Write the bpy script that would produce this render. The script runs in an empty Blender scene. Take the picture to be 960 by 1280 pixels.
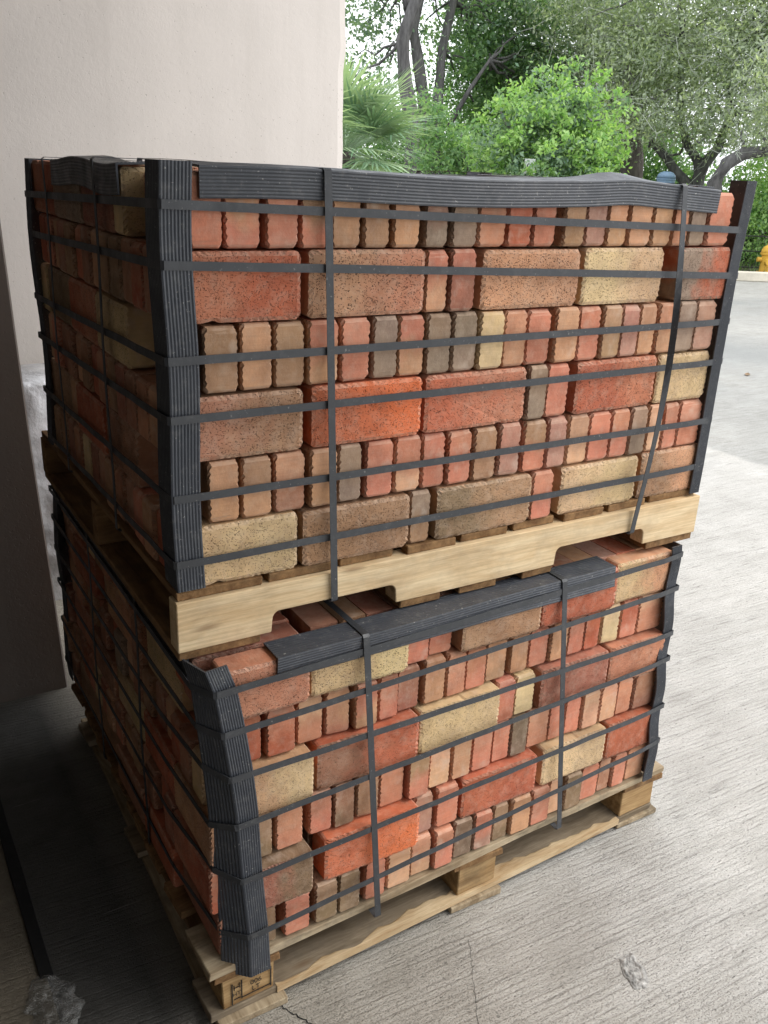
import bpy, bmesh, math, random
import numpy as np
from mathutils import Vector, Matrix

random.seed(7)
RNG = np.random.default_rng(7)
scene = bpy.context.scene
C = scene.collection

# ---------------------------------------------------------------- camera
CAM = np.array([-0.3968, -1.2384, 1.5156])
YAW, PITCH, ROLL, FPX = 0.55946, -0.36858, 0.04635, 1117.64
_f = np.array([math.sin(YAW)*math.cos(PITCH), math.cos(YAW)*math.cos(PITCH), math.sin(PITCH)])
_r0 = np.array([math.cos(YAW), -math.sin(YAW), 0.0]); _u0 = np.cross(_r0, _f)
_r = math.cos(ROLL)*_r0 + math.sin(ROLL)*_u0
_u = -math.sin(ROLL)*_r0 + math.cos(ROLL)*_u0
cam_d = bpy.data.cameras.new('camera'); cam = bpy.data.objects.new('camera', cam_d); C.objects.link(cam)
cam_d.sensor_fit = 'VERTICAL'; cam_d.sensor_height = 24.0; cam_d.lens = 24.0*FPX/1280.0
cam_d.clip_start = 0.02; cam_d.clip_end = 500
cam.matrix_world = Matrix(((_r[0], _u[0], -_f[0], CAM[0]), (_r[1], _u[1], -_f[1], CAM[1]),
                           (_r[2], _u[2], -_f[2], CAM[2]), (0, 0, 0, 1)))
scene.camera = cam

# ---------------------------------------------------------------- sky, sun, exposure
SUN_AZ, SUN_EL = math.radians(125), math.radians(55)      # compass azimuth: from the open yard side
world = bpy.data.worlds.new('World'); scene.world = world; world.use_nodes = True
wn = world.node_tree; bg = wn.nodes['Background']
sky = wn.nodes.new('ShaderNodeTexSky'); sky.sky_type = 'NISHITA'; sky.sun_disc = False
sky.sun_elevation = SUN_EL; sky.sun_rotation = SUN_AZ; sky.dust_density = 4.0; sky.ozone_density = 0.6
hs = wn.nodes.new('ShaderNodeHueSaturation'); hs.inputs['Saturation'].default_value = 0.25
mx = wn.nodes.new('ShaderNodeMix'); mx.data_type = 'RGBA'; mx.inputs[0].default_value = 0.55
mx.inputs[7].default_value = (13.0, 13.4, 14.0, 1)
wn.links.new(sky.outputs[0], hs.inputs['Color']); wn.links.new(hs.outputs[0], mx.inputs[6])
wn.links.new(mx.outputs[2], bg.inputs['Color']); bg.inputs['Strength'].default_value = 0.10
sun_d = bpy.data.lights.new('sun', 'SUN'); sun_d.energy = 0.6; sun_d.angle = math.radians(35); sun_d.color = (1, .96, .9)
sun = bpy.data.objects.new('sun', sun_d); C.objects.link(sun)
_sd = Vector((math.sin(SUN_AZ)*math.cos(SUN_EL), math.cos(SUN_AZ)*math.cos(SUN_EL), math.sin(SUN_EL)))
sun.rotation_euler = _sd.to_track_quat('Z', 'Y').to_euler(); sun.location = (6, -4, 8)
vs = scene.view_settings; vs.view_transform = 'Standard'; vs.look = 'None'; vs.exposure = 1.2; vs.gamma = 1
vs.use_curve_mapping = False
scene.render.engine = 'CYCLES'; scene.cycles.use_denoising = True
scene.cycles.max_bounces = 8; scene.cycles.diffuse_bounces = 5; scene.cycles.transparent_max_bounces = 12
CANOPY_EDGE = 1.15  # edge of the unseen roof, tuned for the shade beneath it
CANOPY_Z = 2.75
SIDE_WALL = -0.80  # unseen wall, set close by to darken the left

# ---------------------------------------------------------------- measuring helpers (world metres)
def ray(x, y): return _f + (x-480)/FPX*_r - (y-640)/FPX*_u
def on_plane(x, y, axis, val):
    d = ray(x, y); return CAM + (val-CAM[axis])/d[axis]*d
def at_depth(x, y, dist):
    d = ray(x, y); d = d/math.hypot(d[0], d[1]); return CAM + dist*d
def pix(P):
    d = np.asarray(P, float)-CAM; return 480+FPX*(d@_r)/(d@_f), 640-FPX*(d@_u)/(d@_f)
def solve_x(px, Z, yfun):
    lo, hi = -0.5, 2.2
    for _ in range(40):
        m = (lo+hi)/2
        if pix((m, yfun(m, Z), Z))[0] < px: lo = m
        else: hi = m
    return (lo+hi)/2

# ---------------------------------------------------------------- object helpers
def mesh_of(name, verts, faces, smooth=False):
    m = bpy.data.meshes.new(name); m.from_pydata([tuple(map(float, v)) for v in verts], [], faces); m.update()
    if smooth: m.polygons.foreach_set('use_smooth', [True]*len(m.polygons))
    return m
def link(name, mesh, mat=None, parent=None, loc=(0, 0, 0), rotz=0.0, kind=None):
    o = bpy.data.objects.new(name, mesh); C.objects.link(o)
    if mat is not None and mesh is not None and not mesh.materials: mesh.materials.append(mat)
    o.location = loc; o.rotation_euler = (0, 0, rotz)
    if parent is not None: o.parent = parent
    if kind: o['kind'] = kind
    return o
def thing(name, label, cat, loc=(0, 0, 0), rotz=0, group=None):
    o = bpy.data.objects.new(name, None); C.objects.link(o); o.location = loc; o.rotation_euler = (0, 0, rotz)
    o.empty_display_size = .1; tag(o, label, cat, group); return o
def tag(o, label, cat, group=None):
    o['label'] = label; o['category'] = cat
    if group: o['group'] = group
    return o
def box_mesh(name, sx, sy, sz, bevel=0.0, segs=1, jit=0.0, seed=0):
    """box centred in x and y, standing on z=0, optionally split along x and roughened"""
    bm = bmesh.new(); rnd = random.Random(seed)
    bmesh.ops.create_cube(bm, size=1.0)
    for v in bm.verts: v.co = Vector((v.co.x*sx, v.co.y*sy, (v.co.z+.5)*sz))
    if segs > 1:
        es = [e for e in bm.edges if abs(e.verts[0].co.x-e.verts[1].co.x) > sx*.9]
        bmesh.ops.subdivide_edges(bm, edges=es, cuts=segs-1, use_grid_fill=True)
    if jit:
        for v in bm.verts:
            v.co += Vector((rnd.uniform(-jit, jit), rnd.uniform(-jit, jit), rnd.uniform(-jit, jit)*.5))
    if bevel: bmesh.ops.bevel(bm, geom=[e for e in bm.edges if e.calc_face_angle(0) > .7], offset=bevel, segments=1, affect='EDGES')
    m = bpy.data.meshes.new(name); bm.to_mesh(m); bm.free(); return m
def tube_data(pts, radii, n=8, cap=True):
    pts = [Vector(p) for p in pts]; V = []; F = []
    up = Vector((0.13, 0.21, 0.97))
    for i, p in enumerate(pts):
        t = (pts[min(i+1, len(pts)-1)]-pts[max(i-1, 0)]).normalized()
        a = t.cross(up)
        if a.length < 1e-3: a = t.cross(Vector((1, 0, 0)))
        a.normalize(); b = t.cross(a)
        for k in range(n):
            w = 2*math.pi*k/n; V.append(p+(a*math.cos(w)+b*math.sin(w))*radii[i])
    for i in range(len(pts)-1):
        for k in range(n):
            F.append((i*n+k, i*n+(k+1) % n, (i+1)*n+(k+1) % n, (i+1)*n+k))
    if cap: F.append(tuple(range(n-1, -1, -1))); F.append(tuple(range((len(pts)-1)*n, len(pts)*n)))
    return V, F
def letter_mesh(name, body, size, extrude):
    cu = bpy.data.curves.new(name, 'FONT'); cu.body = body; cu.size = size; cu.align_x = 'CENTER'; cu.extrude = extrude
    tmp = bpy.data.objects.new(name+'_curve', cu); C.objects.link(tmp); bpy.context.view_layer.update()
    m = bpy.data.meshes.new_from_object(tmp.evaluated_get(bpy.context.evaluated_depsgraph_get())); m.name = name
    bpy.data.objects.remove(tmp); bpy.data.curves.remove(cu); return m
def join_data(parts):
    V = []; F = []
    for v, f in parts:
        o = len(V); V += list(v); F += [tuple(i+o for i in q) for q in f]
    return V, F
def box_data(x0, x1, y0, y1, z0, z1):
    return ([(x0, y0, z0), (x1, y0, z0), (x1, y1, z0), (x0, y1, z0), (x0, y0, z1), (x1, y0, z1), (x1, y1, z1), (x0, y1, z1)],
            [(0, 3, 2, 1), (4, 5, 6, 7), (0, 1, 5, 4), (1, 2, 6, 5), (2, 3, 7, 6), (3, 0, 4, 7)])

# ---------------------------------------------------------------- materials
def lin(c): return tuple(((v/255)/12.92 if v/255 <= .04045 else ((v/255+.055)/1.055)**2.4) for v in c)
class NT:
    def __init__(s, name):
        s.m = bpy.data.materials.new(name); s.m.use_nodes = True; s.t = s.m.node_tree
        s.b = s.t.nodes['Principled BSDF']; s.out = s.t.nodes['Material Output']
    def n(s, typ, **kw):
        nd = s.t.nodes.new(typ)
        for k, v in kw.items(): setattr(nd, k, v)
        return nd
    def l(s, a, b): s.t.links.new(a, b)
    def set(s, sock, v):
        if hasattr(v, 'links'): s.l(v, sock)
        elif isinstance(v, tuple) and len(v) == 3 and sock.type == 'RGBA': sock.default_value = v+(1,)
        else: sock.default_value = v
    def coord(s, kind='Object', scale=(1, 1, 1), offset=None):
        tc = s.n('ShaderNodeTexCoord'); mp = s.n('ShaderNodeMapping'); s.l(tc.outputs[kind], mp.inputs[0])
        mp.inputs['Scale'].default_value = scale
        if offset is not None: s.l(offset, mp.inputs['Location'])
        return mp.outputs[0]
    def noise(s, vec, scale, detail=4, rough=.55, out=0):
        nd = s.n('ShaderNodeTexNoise'); s.l(vec, nd.inputs['Vector']); nd.inputs['Scale'].default_value = scale
        nd.inputs['Detail'].default_value = detail; nd.inputs['Roughness'].default_value = rough; return nd.outputs[out]
    def ramp(s, fac, stops):
        nd = s.n('ShaderNodeValToRGB'); s.l(fac, nd.inputs[0]); e = nd.color_ramp.elements
        while len(e) < len(stops): e.new(.5)
        for el, (p, c) in zip(e, stops):
            el.position = p; el.color = (c if isinstance(c, tuple) else (c, c, c))[:3]+(1,)
        return nd.outputs[0]
    def mix(s, fac, a, b, blend='MIX'):
        nd = s.n('ShaderNodeMix', data_type='RGBA', blend_type=blend)
        s.set(nd.inputs[0], fac); s.set(nd.inputs[6], a); s.set(nd.inputs[7], b); return nd.outputs[2]
    def math(s, op, a, b=0.0, c=None):
        nd = s.n('ShaderNodeMath', operation=op); s.set(nd.inputs[0], a); s.set(nd.inputs[1], b)
        if c is not None: s.set(nd.inputs[2], c)
        return nd.outputs[0]
    def bump(s, h, dist=.001, strength=1.0, normal=None):
        nd = s.n('ShaderNodeBump'); s.l(h, nd.inputs['Height']); nd.inputs['Distance'].default_value = dist
        nd.inputs['Strength'].default_value = strength
        if normal is not None: s.l(normal, nd.inputs['Normal'])
        return nd.outputs[0]
    def fin(s, col, rough=.8, normal=None, spec=.3):
        s.set(s.b.inputs['Base Color'], col); s.set(s.b.inputs['Roughness'], rough)
        s.b.inputs['Specular IOR Level'].default_value = spec
        if normal is not None: s.l(normal, s.b.inputs['Normal'])
        return s.m

def brick_material(per_object):
    t = NT('fired_clay' if per_object else 'fired_clay_stacked')
    if per_object:
        oi = t.n('ShaderNodeObjectInfo'); c1 = oi.outputs['Color']
        a2 = t.n('ShaderNodeAttribute', attribute_type='OBJECT', attribute_name='second_colour'); c2 = a2.outputs['Color']
        off = t.n('ShaderNodeCombineXYZ')
        t.l(t.math('MULTIPLY', oi.outputs['Random'], 37.0), off.inputs[0]); t.l(t.math('MULTIPLY', oi.outputs['Random'], 91.0), off.inputs[1])
        off = off.outputs[0]
    else:
        a1 = t.n('ShaderNodeAttribute', attribute_type='GEOMETRY', attribute_name='brick_colour'); c1 = c2 = a1.outputs['Color']; off = None
    tc = t.n('ShaderNodeTexCoord'); P = tc.outputs['Object']; vec = P
    if off is not None:
        ad = t.n('ShaderNodeVectorMath', operation='ADD'); t.l(P, ad.inputs[0]); t.l(off, ad.inputs[1]); vec = ad.outputs[0]
    geo = t.n('ShaderNodeNewGeometry'); vt = t.n('ShaderNodeVectorTransform', vector_type='NORMAL', convert_from='WORLD', convert_to='OBJECT')
    t.l(geo.outputs['True Normal'], vt.inputs[0]); sep = t.n('ShaderNodeSeparateXYZ'); t.l(vt.outputs[0], sep.inputs[0])
    face = t.math('GREATER_THAN', t.math('ABSOLUTE', sep.outputs[1]), .75)     # the broad 4x8 wire-cut face
    sp = t.n('ShaderNodeSeparateXYZ'); t.l(P, sp.inputs[0])
    gx = t.math('MULTIPLY_ADD', sp.outputs[0], 5.0, .5); gz = t.math('MULTIPLY', sp.outputs[2], 10.0)
    g = t.n('ShaderNodeMix', data_type='FLOAT'); t.l(face, g.inputs[0]); t.l(gz, g.inputs[2]); t.l(gx, g.inputs[3])
    big = t.noise(vec, 14, 3)
    gg = t.math('ADD', g.outputs[0], t.math('MULTIPLY_ADD', big, 1.3, -.65))
    blend = t.ramp(gg, [(.3, 0.0), (.7, 1.0)])
    col = t.mix(blend, c1, c2)
    # firing variation
    col = t.mix(1.0, col, t.ramp(t.noise(vec, 30, 5, .6), [(.25, (.80, .78, .77)), (.55, (1, 1, 1)), (.8, (1.1, 1.07, 1.04))]), 'MULTIPLY')
    # pits and dark specks of the wire-cut face
    def dots(scale, r0, r1, keep):
        vo = t.n('ShaderNodeTexVoronoi'); t.l(vec, vo.inputs['Vector']); vo.inputs['Scale'].default_value = scale
        sc_ = t.n('ShaderNodeSeparateColor'); t.l(vo.outputs['Color'], sc_.inputs[0])
        return t.math('MULTIPLY', t.ramp(vo.outputs['Distance'], [(r0, 1.0), (r1, 0.0)]), t.math('GREATER_THAN', sc_.outputs[0], keep))
    pits = dots(400, .22, .40, .38); pits2 = dots(170, .15, .28, .66)
    allp = t.math('MULTIPLY', t.math('MAXIMUM', pits, pits2), face)
    col = t.mix(t.math('MULTIPLY', allp, t.math('MULTIPLY_ADD', oi.outputs['Random'], .45, .35) if per_object else .5), col, (.055, .030, .020))
    # mottled firing shades and a film of pale brick dust
    mot = t.ramp(t.noise(vec, 9, 5, .65), [(.36, 1.0), (.52, 0.0)])
    col = t.mix(t.math('MULTIPLY', mot, .42), col, t.mix(1.0, col, (.55, .50, .50), 'MULTIPLY'))
    dst = t.ramp(t.noise(vec, 48, 6, .72), [(.46, 0.0), (.72, 1.0)])
    col = t.mix(t.math('MULTIPLY', dst, .25), col, (.64, .51, .39))
    # skin drag lines of the sawn ends
    sm = t.n('ShaderNodeMapping'); t.l(vec, sm.inputs[0]); sm.inputs['Scale'].default_value = (16, 16, 420)
    drag = t.noise(sm.outputs[0], 1.0, 4, .6)
    nface = t.math('SUBTRACT', 1.0, face)
    col = t.mix(t.math('MULTIPLY', nface, .8), col, t.mix(1.0, col, t.ramp(drag, [(.3, (.92, .915, .91)), (.6, (1.03, 1.03, 1.02))]), 'MULTIPLY'))
    smear = t.ramp(t.noise(vec, 22, 3), [(.60, 0.0), (.74, 1.0)])
    col = t.mix(t.math('MULTIPLY', t.math('MULTIPLY', smear, nface), .35), col, (.62, .50, .40))
    # worn pale lips along the corrugated edges
    lip = t.math('SUBTRACT', 1.0, t.ramp(t.math('MAXIMUM', t.math('ABSOLUTE', sep.outputs[1]), t.math('MAXIMUM', t.math('ABSOLUTE', sep.outputs[0]), t.math('ABSOLUTE', sep.outputs[2]))), [(.90, 0.0), (.985, 1.0)]))
    col = t.mix(t.math('MULTIPLY', lip, t.ramp(t.noise(vec, 60, 3), [(.35, .05), (.65, .40)])), col, (.56, .43, .33))
    h = t.math('ADD', t.math('MULTIPLY', allp, -1.0), t.math('ADD', t.math('MULTIPLY', t.noise(vec, 160, 4, .7), .55), t.math('MULTIPLY', t.math('MULTIPLY', drag, nface), .035)))
    return t.fin(col, t.ramp(t.noise(vec, 40, 3), [(.3, .72), (.7, .95)]), t.bump(h, .0016, .9), .25)
M_BRICK = brick_material(True); M_CORE = brick_material(False)

def wood_material(name, c_light, c_dark, dirt, dirtcol=(.05, .045, .035)):
    t = NT(name); oi = t.n('ShaderNodeObjectInfo'); cb = t.n('ShaderNodeCombineXYZ')
    t.l(t.math('MULTIPLY', oi.outputs['Random'], 53.0), cb.inputs[0]); t.l(t.math('MULTIPLY', oi.outputs['Random'], 17.0), cb.inputs[2])
    v = t.coord('Object', (1, 1, 1), cb.outputs[0])
    wv = t.n('ShaderNodeMapping'); t.l(v, wv.inputs[0]); wv.inputs['Scale'].default_value = (1.6, 26, 26)
    warp = t.noise(v, 5, 3, .5, 1); sc = t.n('ShaderNodeVectorMath', operation='SCALE'); t.l(warp, sc.inputs[0]); sc.inputs['Scale'].default_value = 1.7
    ad = t.n('ShaderNodeVectorMath', operation='ADD'); t.l(wv.outputs[0], ad.inputs[0]); t.l(sc.outputs[0], ad.inputs[1])
    grain = t.noise(ad.outputs[0], 1.6, 6, .62)
    fine = t.n('ShaderNodeMapping'); t.l(v, fine.inputs[0]); fine.inputs['Scale'].default_value = (8, 240, 240)
    fib = t.noise(fine.outputs[0], 1.0, 3, .6)
    col = t.mix(t.ramp(grain, [(.34, 0.0), (.66, 1.0)]), c_dark, c_light)
    col = t.mix(1.0, col, t.ramp(fib, [(.3, (.82, .80, .77)), (.65, (1.06, 1.06, 1.05))]), 'MULTIPLY')
    vo = t.n('ShaderNodeTexVoronoi'); mpv = t.n('ShaderNodeMapping'); t.l(v, mpv.inputs[0]); mpv.inputs['Scale'].default_value = (3.0, 9, 12); t.l(mpv.outputs[0], vo.inputs[0]); vo.inputs['Scale'].default_value = 1.3
    knot = t.ramp(vo.outputs['Distance'], [(.05, 1.0), (.13, 0.0)])
    col = t.mix(t.math('MULTIPLY', knot, .55), col, (.16, .085, .04))
    spots = t.ramp(t.noise(v, 9, 6, .7), [(.50, 0.0), (.72, 1.0)])
    col = t.mix(t.math('MULTIPLY', spots, dirt), col, dirtcol)
    h = t.math('ADD', grain, t.math('MULTIPLY', fib, .5))
    return t.fin(col, .82, t.bump(h, .0012, .8), .2)
M_PINE = wood_material('fresh_pine', lin((226, 204, 167)), lin((203, 174, 133)), .38, (.32, .25, .17))
M_DECK = wood_material('brown_pallet_wood', lin((150, 118, 82)), lin((104, 76, 50)), .5)
M_OLD = wood_material('weathered_pallet_wood', lin((178, 162, 136)), lin((130, 112, 88)), .6)
M_DUSTY = wood_material('dusty_pallet_wood', lin((150, 136, 116)), lin((112, 98, 80)), .5, (.10, .092, .08))
M_SPLIT = wood_material('torn_pine', lin((206, 184, 150)), lin((168, 138, 100)), .25, (.25, .17, .09))
M_BLOCK = wood_material('pallet_block_wood', lin((180, 150, 108)), lin((134, 104, 68)), .45)

def plastic_material(name, base, rough, dust):
    t = NT(name); v = t.coord('Object')
    d = t.ramp(t.noise(v, 60, 6, .7), [(.52, 0.0), (.75, 1.0)])
    sp = t.ramp(t.noise(v, 210, 2, .5), [(.68, 0.0), (.74, 1.0)])
    scf = t.ramp(t.noise(v, 7, 6, .7), [(.45, 0.0), (.70, 1.0)])
    col = t.mix(t.math('MULTIPLY', d, dust), base, (.20, .20, .19))
    col = t.mix(t.math('MULTIPLY', scf, dust*.6), col, (.15, .155, .165))
    col = t.mix(t.math('MULTIPLY', sp, dust*2.0), col, (.34, .33, .31))
    return t.fin(col, t.ramp(t.noise(v, 25, 4), [(.3, rough-.1), (.7, rough+.15)]), t.bump(t.noise(v, 90, 3), .0006, .5), .5)
M_BOARD = plastic_material('charcoal_edge_board', (.042, .047, .057), .38, .36)
M_STRAP = plastic_material('charcoal_strap', (.040, .043, .048), .45, .22)

def stucco(name, base, dirt, smooth=False):
    t = NT(name); v = t.coord('Object')
    n1 = t.noise(v, 140, 5, .65); n2 = t.noise(v, 2.2, 5, .55); n3 = t.noise(v, 45, 4, .6)
    col = t.mix(t.ramp(n2, [(.3, 0.0), (.7, 1.0)]), tuple(c*.9 for c in base), base)
    pit = t.ramp(t.noise(v, 95, 3, .6), [(.30, 1.0), (.36, 0.0)])
    zone = t.ramp(t.noise(v, 1.6, 3, .6), [(.42, 0.0), (.62, 1.0)])
    col = t.mix(t.math('MULTIPLY', t.math('MULTIPLY', pit, zone), dirt), col, (.16, .14, .11))
    st = t.n('ShaderNodeMapping'); t.l(v, st.inputs[0]); st.inputs['Scale'].default_value = (9, 9, .9)
    run = t.ramp(t.noise(st.outputs[0], 1.0, 5, .6), [(.5, 0.0), (.8, 1.0)])
    col = t.mix(t.math('MULTIPLY', run, .16), col, (.33, .30, .26))
    h = t.math('ADD', t.math('MULTIPLY', n1, .6), t.math('ADD', n3, t.math('MULTIPLY', pit, -.7)))
    return t.fin(col, .92, t.bump(h, .0016, .5), .15)
M_STUCCO = stucco('beige_stucco', lin((216, 209, 202)), .6)
M_PILLAR = stucco('grey_stucco', lin((124, 116, 110)), .2)
M_SIDE = stucco('bounce_side_stucco', lin((98, 93, 88)), .2)  # tone set for the bounce onto the left brick faces
M_CEIL = stucco('soffit_paint', lin((66, 62, 57)), .1)  # dark tone that cuts bounce off the unseen roof and added pier

def ground_material():
    t = NT('broomed_concrete'); v = t.coord('Object'); sep = t.n('ShaderNodeSeparateXYZ'); t.l(v, sep.inputs[0])
    n_big = t.noise(v, .55, 5, .55); n_mid = t.noise(v, 4.5, 6, .62); n_fine = t.noise(v, 160, 5, .7)
    br = t.n('ShaderNodeMapping'); t.l(v, br.inputs[0]); br.inputs['Scale'].default_value = (7, 105, 1); br.inputs['Rotation'].default_value = (0, 0, math.radians(4))
    broom = t.noise(br.outputs[0], 1.0, 4, .6)
    br2 = t.n('ShaderNodeMapping'); t.l(v, br2.inputs[0]); br2.inputs['Scale'].default_value = (2.6, 26, 1); br2.inputs['Rotation'].default_value = (0, 0, math.radians(3))
    broom2 = t.noise(br2.outputs[0], 1.0, 4, .6)
    col = t.ramp(n_mid, [(.25, (.45, .435, .405)), (.5, (.51, .495, .465)), (.75, (.57, .555, .525))])
    col = t.mix(1.0, col, t.ramp(n_big, [(.3, (.86, .86, .86)), (.5, (.96, .96, .96)), (.7, (1.06, 1.05, 1.04))]), 'MULTIPLY')
    col = t.mix(1.0, col, t.ramp(broom2, [(.3, (.90, .895, .885)), (.6, (1.03, 1.03, 1.03))]), 'MULTIPLY')
    col = t.mix(t.math('MULTIPLY', t.ramp(broom, [(.30, 1.0), (.46, 0.0)]), .55), col, (.17, .16, .145))
    dash = t.n('ShaderNodeMapping'); t.l(v, dash.inputs[0]); dash.inputs['Scale'].default_value = (70, 210, 1)
    dn = t.ramp(t.noise(dash.outputs[0], 1.0, 2, .5), [(.30, 1.0), (.37, 0.0)])
    col = t.mix(t.math('MULTIPLY', dn, .55), col, (.11, .105, .095))
    col = t.mix(1.0, col, t.ramp(n_fine, [(.3, (.80, .79, .77)), (.7, (1.12, 1.12, 1.12))]), 'MULTIPLY')
    gw = t.n('ShaderNodeTexWave', wave_type='BANDS', bands_direction='Y', wave_profile='SIN'); gm = t.n('ShaderNodeMapping'); t.l(v, gm.inputs[0])
    gm.inputs['Rotation'].default_value = (0, 0, math.radians(4)); t.l(gm.outputs[0], gw.inputs[0]); gw.inputs['Scale'].default_value = 22.0; gw.inputs['Distortion'].default_value = 1.6
    gw.inputs['Detail'].default_value = 4; gw.inputs['Detail Scale'].default_value = 2.5; gw.inputs['Detail Roughness'].default_value = .65
    groove = t.math('MULTIPLY', t.ramp(gw.outputs['Fac'], [(.0, 1.0), (.30, 0.0)]), t.ramp(t.noise(br2.outputs[0], 2.0, 4, .65), [(.38, 0.0), (.62, 1.0)]))
    spk = t.ramp(t.noise(v, 290, 3, .6), [(.37, 1.0), (.46, 0.0)]); grit = t.ramp(t.noise(v, 3.0, 4, .6), [(.3, .25), (.7, .9)])
    sx_ = t.n('ShaderNodeMapRange'); t.l(sep.outputs[0], sx_.inputs[0]); sx_.inputs[1].default_value = 2.6; sx_.inputs[2].default_value = .9
    worn = t.math('MULTIPLY_ADD', sx_.outputs[0], .75, .25)
    col = t.mix(t.math('MULTIPLY', t.math('MULTIPLY', groove, worn), .30), col, (.15, .14, .125))
    col = t.mix(t.math('MULTIPLY', t.math('MULTIPLY', spk, t.math('MULTIPLY', grit, worn)), .72), col, (.12, .115, .105))
    # damp, tyre-greyed patches of the open yard
    wet = t.ramp(t.noise(v, .33, 4, .6), [(.46, 0.0), (.60, 1.0)])
    far = t.ramp(sep.outputs[0], [(0.0, 0.0), (1.0, 1.0)])
    fr = t.n('ShaderNodeMapRange'); t.l(sep.outputs[0], fr.inputs[0]); fr.inputs[1].default_value = 3.2; fr.inputs[2].default_value = 4.6
    wetf = t.math('MULTIPLY', wet, fr.outputs[0])
    col = t.mix(t.math('MULTIPLY', wetf, .45), col, (.27, .28, .285))
    # the open yard beyond the slab edge is weathered greyer
    yd = t.n('ShaderNodeMapRange'); t.l(t.math('ADD', sep.outputs[0], t.math('MULTIPLY', n_mid, .25)), yd.inputs[0]); yd.inputs[1].default_value = 4.16; yd.inputs[2].default_value = 4.22
    col = t.mix(yd.outputs[0], col, t.mix(1.0, col, (.73, .745, .75), 'MULTIPLY'))
    # tan dust round the stacks, darkened further as painted shade of the covered side
    dust_shade = t.n('ShaderNodeMapRange'); t.l(t.math('ADD', sep.outputs[0], t.math('MULTIPLY_ADD', n_mid, .5, -.25)), dust_shade.inputs[0]); dust_shade.inputs[1].default_value = 1.0; dust_shade.inputs[2].default_value = .25
    col = t.mix(t.math('MULTIPLY', dust_shade.outputs[0], .8), col, t.mix(1.0, col, (.66, .625, .555), 'MULTIPLY'))
    # dark bay slab, its colour pushed near black to deepen the shade, and the browner slab past the joint
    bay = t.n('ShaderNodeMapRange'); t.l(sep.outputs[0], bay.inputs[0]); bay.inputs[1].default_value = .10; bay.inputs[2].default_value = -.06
    bay_shade = t.math('MULTIPLY', bay.outputs[0], t.ramp(n_mid, [(.2, .88), (.8, .99)]))
    col = t.mix(bay_shade, col, t.ramp(t.noise(v, 14, 6, .7), [(.3, (.034, .033, .030)), (.7, (.062, .060, .055))]))
    scr = t.n('ShaderNodeMapping'); t.l(v, scr.inputs[0]); scr.inputs['Scale'].default_value = (2.5, 48, 1); scr.inputs['Rotation'].default_value = (0, 0, math.radians(-10))
    sn = t.ramp(t.noise(scr.outputs[0], 1.0, 3, .6), [(.67, 0.0), (.73, 1.0)])
    col = t.mix(t.math('MULTIPLY', t.math('MULTIPLY', sn, bay.outputs[0]), .5), col, (.42, .41, .38))
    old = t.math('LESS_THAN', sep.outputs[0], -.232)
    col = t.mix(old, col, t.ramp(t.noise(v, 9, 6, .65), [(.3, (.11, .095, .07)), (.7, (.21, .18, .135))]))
    h = t.math('ADD', t.math('MULTIPLY', broom, 1.0), t.math('ADD', t.math('MULTIPLY', n_fine, .5), t.math('ADD', t.math('MULTIPLY', groove, -.6), t.math('MULTIPLY', t.math('ADD', dn, spk), -.5))))
    rough = t.math('SUBTRACT', .88, t.math('MULTIPLY', wetf, .32))
    return t.fin(col, rough, t.bump(h, .0035, .8), .3)
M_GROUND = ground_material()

def plain(name, col, rough=.7, var=.12, scale=20, bumpd=.001, spec=.3):
    t = NT(name); v = t.coord('Object'); n = t.noise(v, scale, 5, .6)
    c = t.mix(1.0, col, t.ramp(n, [(.25, tuple([1-var*1.5]*3)), (.75, tuple([1+var]*3))]), 'MULTIPLY')
    return t.fin(c, rough, t.bump(t.noise(v, scale*6, 4), bumpd, .6), spec)
M_FILLER = plain('black_joint_filler', (.012, .012, .012), .8, .3, 60)
M_KERB = plain('kerb_concrete', lin((205, 198, 182)), .9, .12, 6, .004)
M_CONC = plain('broken_concrete', (.24, .23, .21), .95, .3, 50, .006)
M_BLACKM = plain('black_fence_metal', (.02, .02, .02), .5, .2)
M_YELLOW = plain('yellow_hydrant_paint', lin((208, 164, 66)), .6, .15, 15)
M_BLUE = plain('blue_painted_steel', lin((112, 136, 160)), .5, .1, 8)
M_SIGN = plain('white_sign_paint', (.55, .58, .57), .5, .05, 8)
M_INK = plain('black_ink', (.02, .02, .02), .7, .1)
M_GALV = plain('galvanised_post', (.35, .35, .34), .5, .1, 30)

def bark_material(name, c):
    t = NT(name); v = t.coord('Object', (9, 9, 2)); n = t.noise(v, 1.6, 6, .65)
    return t.fin(t.mix(t.ramp(n, [(.35, 0.0), (.65, 1.0)]), tuple(x*.5 for x in c), c), .95, t.bump(n, .03, .9), .1)
M_BARK = bark_material('dark_bark', (.17, .165, .165)); M_BARK2 = bark_material('grey_oak_bark', (.15, .135, .12))
M_TWIG = plain('lichened_twig', (.34, .37, .31), .9, .2, 8)
def leaf_material(name, a, b, trans=.35):
    t = NT(name); g = t.n('ShaderNodeNewGeometry'); rnd = g.outputs['Random Per Island']
    col = t.mix(rnd, a, b); t.set(t.b.inputs['Base Color'], col); t.b.inputs['Roughness'].default_value = .55
    t.b.inputs['Specular IOR Level'].default_value = .35
    tr = t.n('ShaderNodeBsdfTranslucent'); t.l(t.mix(1.0, col, (1.15, 1.25, .55), 'MULTIPLY'), tr.inputs[0])
    ms = t.n('ShaderNodeMixShader'); ms.inputs[0].default_value = trans; t.l(t.b.outputs[0], ms.inputs[1]); t.l(tr.outputs[0], ms.inputs[2])
    t.l(ms.outputs[0], t.out.inputs[0]); return t.m
M_LEAF_BRIGHT = leaf_material('bright_green_leaf', (.20, .38, .12), (.42, .58, .24), .45)
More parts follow.
